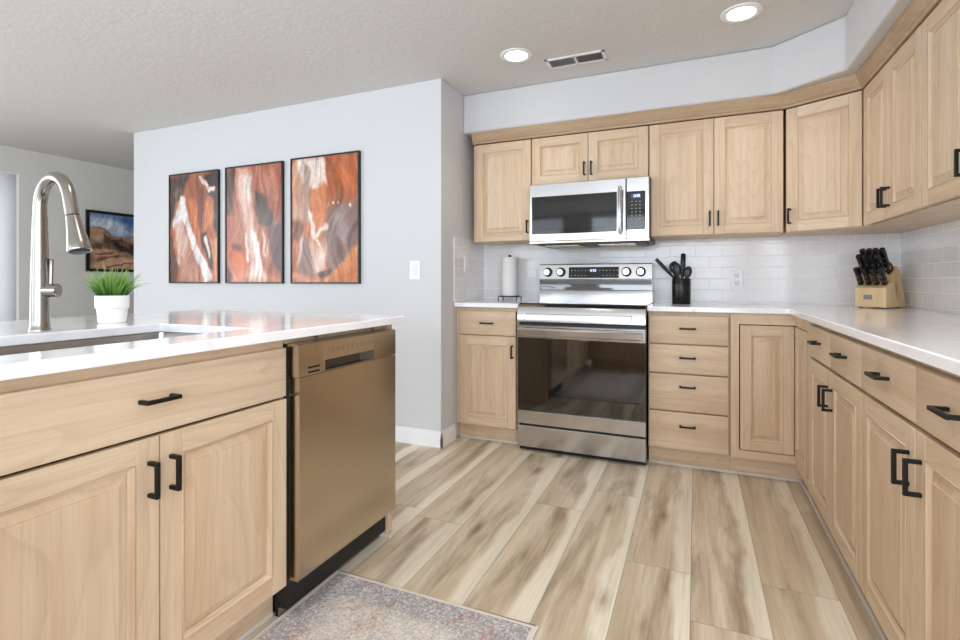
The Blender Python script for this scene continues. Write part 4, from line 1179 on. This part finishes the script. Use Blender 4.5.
# ------------------------------------------------------------------ rug
def rug_mat():
    m, N, L, P = new_mat('faded_persian_pile')
    tc = N.new('ShaderNodeTexCoord')
    def nz(scale, detail=4, dist=0.0, rough=0.6, sxy=(1, 1, 1)):
        mp = N.new('ShaderNodeMapping'); mp.inputs['Scale'].default_value = sxy
        L.new(tc.outputs['Object'], mp.inputs['Vector'])
        n = N.new('ShaderNodeTexNoise'); n.inputs['Scale'].default_value = scale; n.inputs['Detail'].default_value = detail
        n.inputs['Distortion'].default_value = dist; n.inputs['Roughness'].default_value = rough
        L.new(mp.outputs['Vector'], n.inputs['Vector']); return n.outputs['Fac']
    def mul(a, b):
        n = N.new('ShaderNodeMath'); n.operation = 'MULTIPLY'
        for i, v in enumerate((a, b)):
            if hasattr(v, 'links'): L.new(v, n.inputs[i])
            else: n.inputs[i].default_value = v
        return n.outputs[0]
    wear = nz(130, 6, 0.3, 0.8)
    base = ramp(N, L, nz(110, 5, 0, 0.8), [(0.35, rgba((172, 168, 168))), (0.5, rgba((212, 205, 198))), (0.65, rgba((234, 228, 219)))])
    big = nz(7, 3, 1.5); big2 = nz(6.3, 3, 1.8, sxy=(1.2, 0.8, 1)); mid = nz(26, 4, 1.2)
    scratch = ramp(N, L, wear, [(0.44, (0, 0, 0)), (0.54, (1, 1, 1))])
    blue = mul(ramp(N, L, mid, [(0.50, (0, 0, 0)), (0.58, (1, 1, 1))]), scratch)
    x = mixrgb(N, L, mul(blue, 0.34), base, rgba((112, 122, 148)))
    # deep blue border band near the edges of the rug
    sp = N.new('ShaderNodeSeparateXYZ'); L.new(tc.outputs['Object'], sp.inputs[0])
    def m1(op, a, b):
        n = N.new('ShaderNodeMath'); n.operation = op
        for i, v in enumerate((a, b)):
            if hasattr(v, 'links'): L.new(v, n.inputs[i])
            else: n.inputs[i].default_value = v
        return n.outputs[0]
    ex = m1('SUBTRACT', 0.3755, m1('ABSOLUTE', sp.outputs['X'], 0.0)); ey = m1('SUBTRACT', 0.735, m1('ABSOLUTE', sp.outputs['Y'], 0.0))
    e = m1('MINIMUM', ex, ey)
    e = m1('ADD', e, m1('MULTIPLY', m1('SUBTRACT', big, 0.5), 0.10))
    band = ramp(N, L, e, [(0.0, (1, 1, 1)), (0.10, (0.9, 0.9, 0.9)), (0.15, (0.0, 0.0, 0.0))])
    scr2 = ramp(N, L, nz(95, 6, 0.5, 0.8), [(0.44, (0, 0, 0)), (0.53, (1, 1, 1))])
    x = mixrgb(N, L, mul(mul(band, scr2), 0.55), x, rgba((72, 80, 118)))
    rust = mul(ramp(N, L, big2, [(0.55, (0, 0, 0)), (0.64, (1, 1, 1))]), ramp(N, L, nz(100, 5, 0.4, 0.8), [(0.46, (0, 0, 0)), (0.55, (1, 1, 1))]))
    x = mixrgb(N, L, mul(rust, 0.7), x, rgba((176, 122, 102)))
    hem = m1('LESS_THAN', m1('MINIMUM', ex, ey), 0.014)
    x = mixrgb(N, L, mul(hem, 0.85), x, rgba((226, 219, 208)))
    L.new(x, P.inputs['Base Color']); P.inputs['Roughness'].default_value = 0.95; P.inputs['Specular IOR Level'].default_value = 0.1
    bp = N.new('ShaderNodeBump'); bp.inputs['Strength'].default_value = 0.6; bp.inputs['Distance'].default_value = 0.003
    L.new(wear, bp.inputs['Height']); L.new(bp.outputs['Normal'], P.inputs['Normal'])
    return m
c = thing('area_rug', 'faded blue grey and rust patterned rug lying on the plank floor', 'rug', (-0.8185, 0.74, 0.001))
MB().box(-0.3755, 0.3755, -0.735, 0.735, 0.0, 0.008).build('rug_pile', rug_mat(), c, smooth=0, bevel=0.003)
m = MB()
ringp = [(-0.3745, -0.734), (-0.3745, 0.734), (0.3745, 0.734), (0.3745, -0.734), (-0.3745, -0.734)]
m.tube([(x, y, 0.0052) for x, y in ringp], 0.0046, 8)
m.build('bound_edge', plain('cream_binding', (224, 217, 206), 0.9, 0, 0.1, 0.4, 300), c, smooth=50)

# ------------------------------------------------------------------ ceiling fittings
EM = plain('lit_lens', (255, 250, 240), 0.5, emit=14)
def downlight(x, y, label):
    c = thing('recessed_light', label, 'ceiling light', (x, y, ZC), 0, 'recessed ceiling lights')
    MB().lathe([(0.092, -0.0005), (0.092, -0.004), (0.088, -0.007), (0.070, -0.009), (0.064, -0.006), (0.062, -0.0005)], n=48).build('trim_ring', TRIMM, c)
    MB().lathe([(0.0, -0.0045), (0.0615, -0.0045), (0.0615, -0.001), (0.0, -0.001)], n=40).build('lens', EM, c)
    l = bpy.data.lights.new('lamp_glow', 'AREA'); l.shape = 'DISK'; l.size = 0.12; l.spread = R(110); l.energy = 1.6 if y > 2 else 4.2; l.color = (1.0, 0.93, 0.84)
    lo = bpy.data.objects.new('lamp_glow', l); lo.location = (0, 0, -0.012); col.objects.link(lo); lo.parent = c
    return c
downlight(-0.940, 2.715, 'lit round recessed ceiling light left of the air vent')
downlight(0.200, 2.709, 'lit round recessed ceiling light right of the air vent, above the corner')
downlight(-0.940, 1.000, 'lit round recessed ceiling light overhead, mirrored in the left of the microwave window')
downlight(0.200, 1.000, 'lit round recessed ceiling light overhead, mirrored in the right of the microwave window')
c = thing('ceiling_vent', 'white rectangular ceiling air vent with dark louvres', 'air vent', (-0.64, 2.905, ZC))
m = MB()
vw, vd = 0.172, 0.066
m.box(-vw, vw, -vd, -vd + 0.018, -0.006, 0).box(-vw, vw, vd - 0.018, vd, -0.006, 0).box(-vw, -vw + 0.02, -vd, vd, -0.006, 0).box(vw - 0.02, vw, -vd, vd, -0.006, 0).box(-0.006, 0.006, -vd, vd, -0.006, 0)
m.build('vent_frame', TRIMM, c, smooth=0, bevel=0.001)
MB().box(-vw + 0.004, vw - 0.004, -vd + 0.004, vd - 0.004, -0.0014, -0.0006).build('dark_duct', plain('duct_dark', (40, 36, 34), 0.8), c, smooth=0)
for sgn in (-1, 1):
    for k in range(11):
        x = sgn * (0.014 + k * 0.0128)
        t = 0.0030 if sgn < 0 else 0.0012
        mm = MB()
        mm.add([(x - t, -vd + 0.016, -0.0016), (x + t, -vd + 0.016, -0.0090), (x + t, vd - 0.016, -0.0090), (x - t, vd - 0.016, -0.0016),
                (x - t + 0.001, -vd + 0.016, -0.0011), (x + t + 0.001, -vd + 0.016, -0.0088), (x + t + 0.001, vd - 0.016, -0.0088), (x - t + 0.001, vd - 0.016, -0.0011)],
               [(0, 1, 2, 3), (7, 6, 5, 4), (0, 4, 5, 1), (2, 6, 7, 3), (1, 5, 6, 2), (0, 3, 7, 4)])
        mm.build('louvre', TRIMM, c, smooth=0)

# ------------------------------------------------------------------ wall plates
c = thing('wall_outlet', 'white power outlet on the tiled back wall right of the crock', 'outlet', (0.2335, Y_B - 0.008, 1.067))
MB().box(-0.035, 0.035, -0.005, 0, -0.054, 0.054).build('cover_plate', WHITE_PLASTIC, c, smooth=0, bevel=0.0015)
for q in (-1, 1):
    r_ = MB().box(-0.017, 0.017, -0.0065, -0.0045, q * 0.024 - 0.016, q * 0.024 + 0.016).build('receptacle', plain('outlet_face', (222, 222, 224), 0.4), c, smooth=0, bevel=0.001)
    s = MB()
    for sx in (-0.006, 0.006): s.box(sx - 0.001, sx + 0.001, -0.0068, -0.006, q * 0.024 - 0.002, q * 0.024 + 0.007)
    s.lathe([(0.002, 0.006), (0.002, 0.0068)], (0, 0, q * 0.024 - 0.008), 8, axis='y'); s.build('slot', DARK, r_, smooth=0)
def switch(label, loc, rot, w):
    c = thing('light_switch', label, 'light switch', loc, rot)
    MB().box(-w, w, -0.005, 0, -0.06, 0.06).build('cover_plate', WHITE_PLASTIC, c, smooth=0, bevel=0.0015)
    MB().box(-0.016, 0.016, -0.0075, -0.0045, -0.033, 0.033).build('rocker', plain('switch_rocker', (228, 228, 231), 0.35), c, smooth=0, bevel=0.001)
switch('white light switch on the wall right of the canyon prints', (-1.673, 2.833, 1.128), 0, 0.040)
switch('white light switch on the tiled stub wall by the paper towels', (-1.476, 3.195, 1.176), R(90), 0.036)
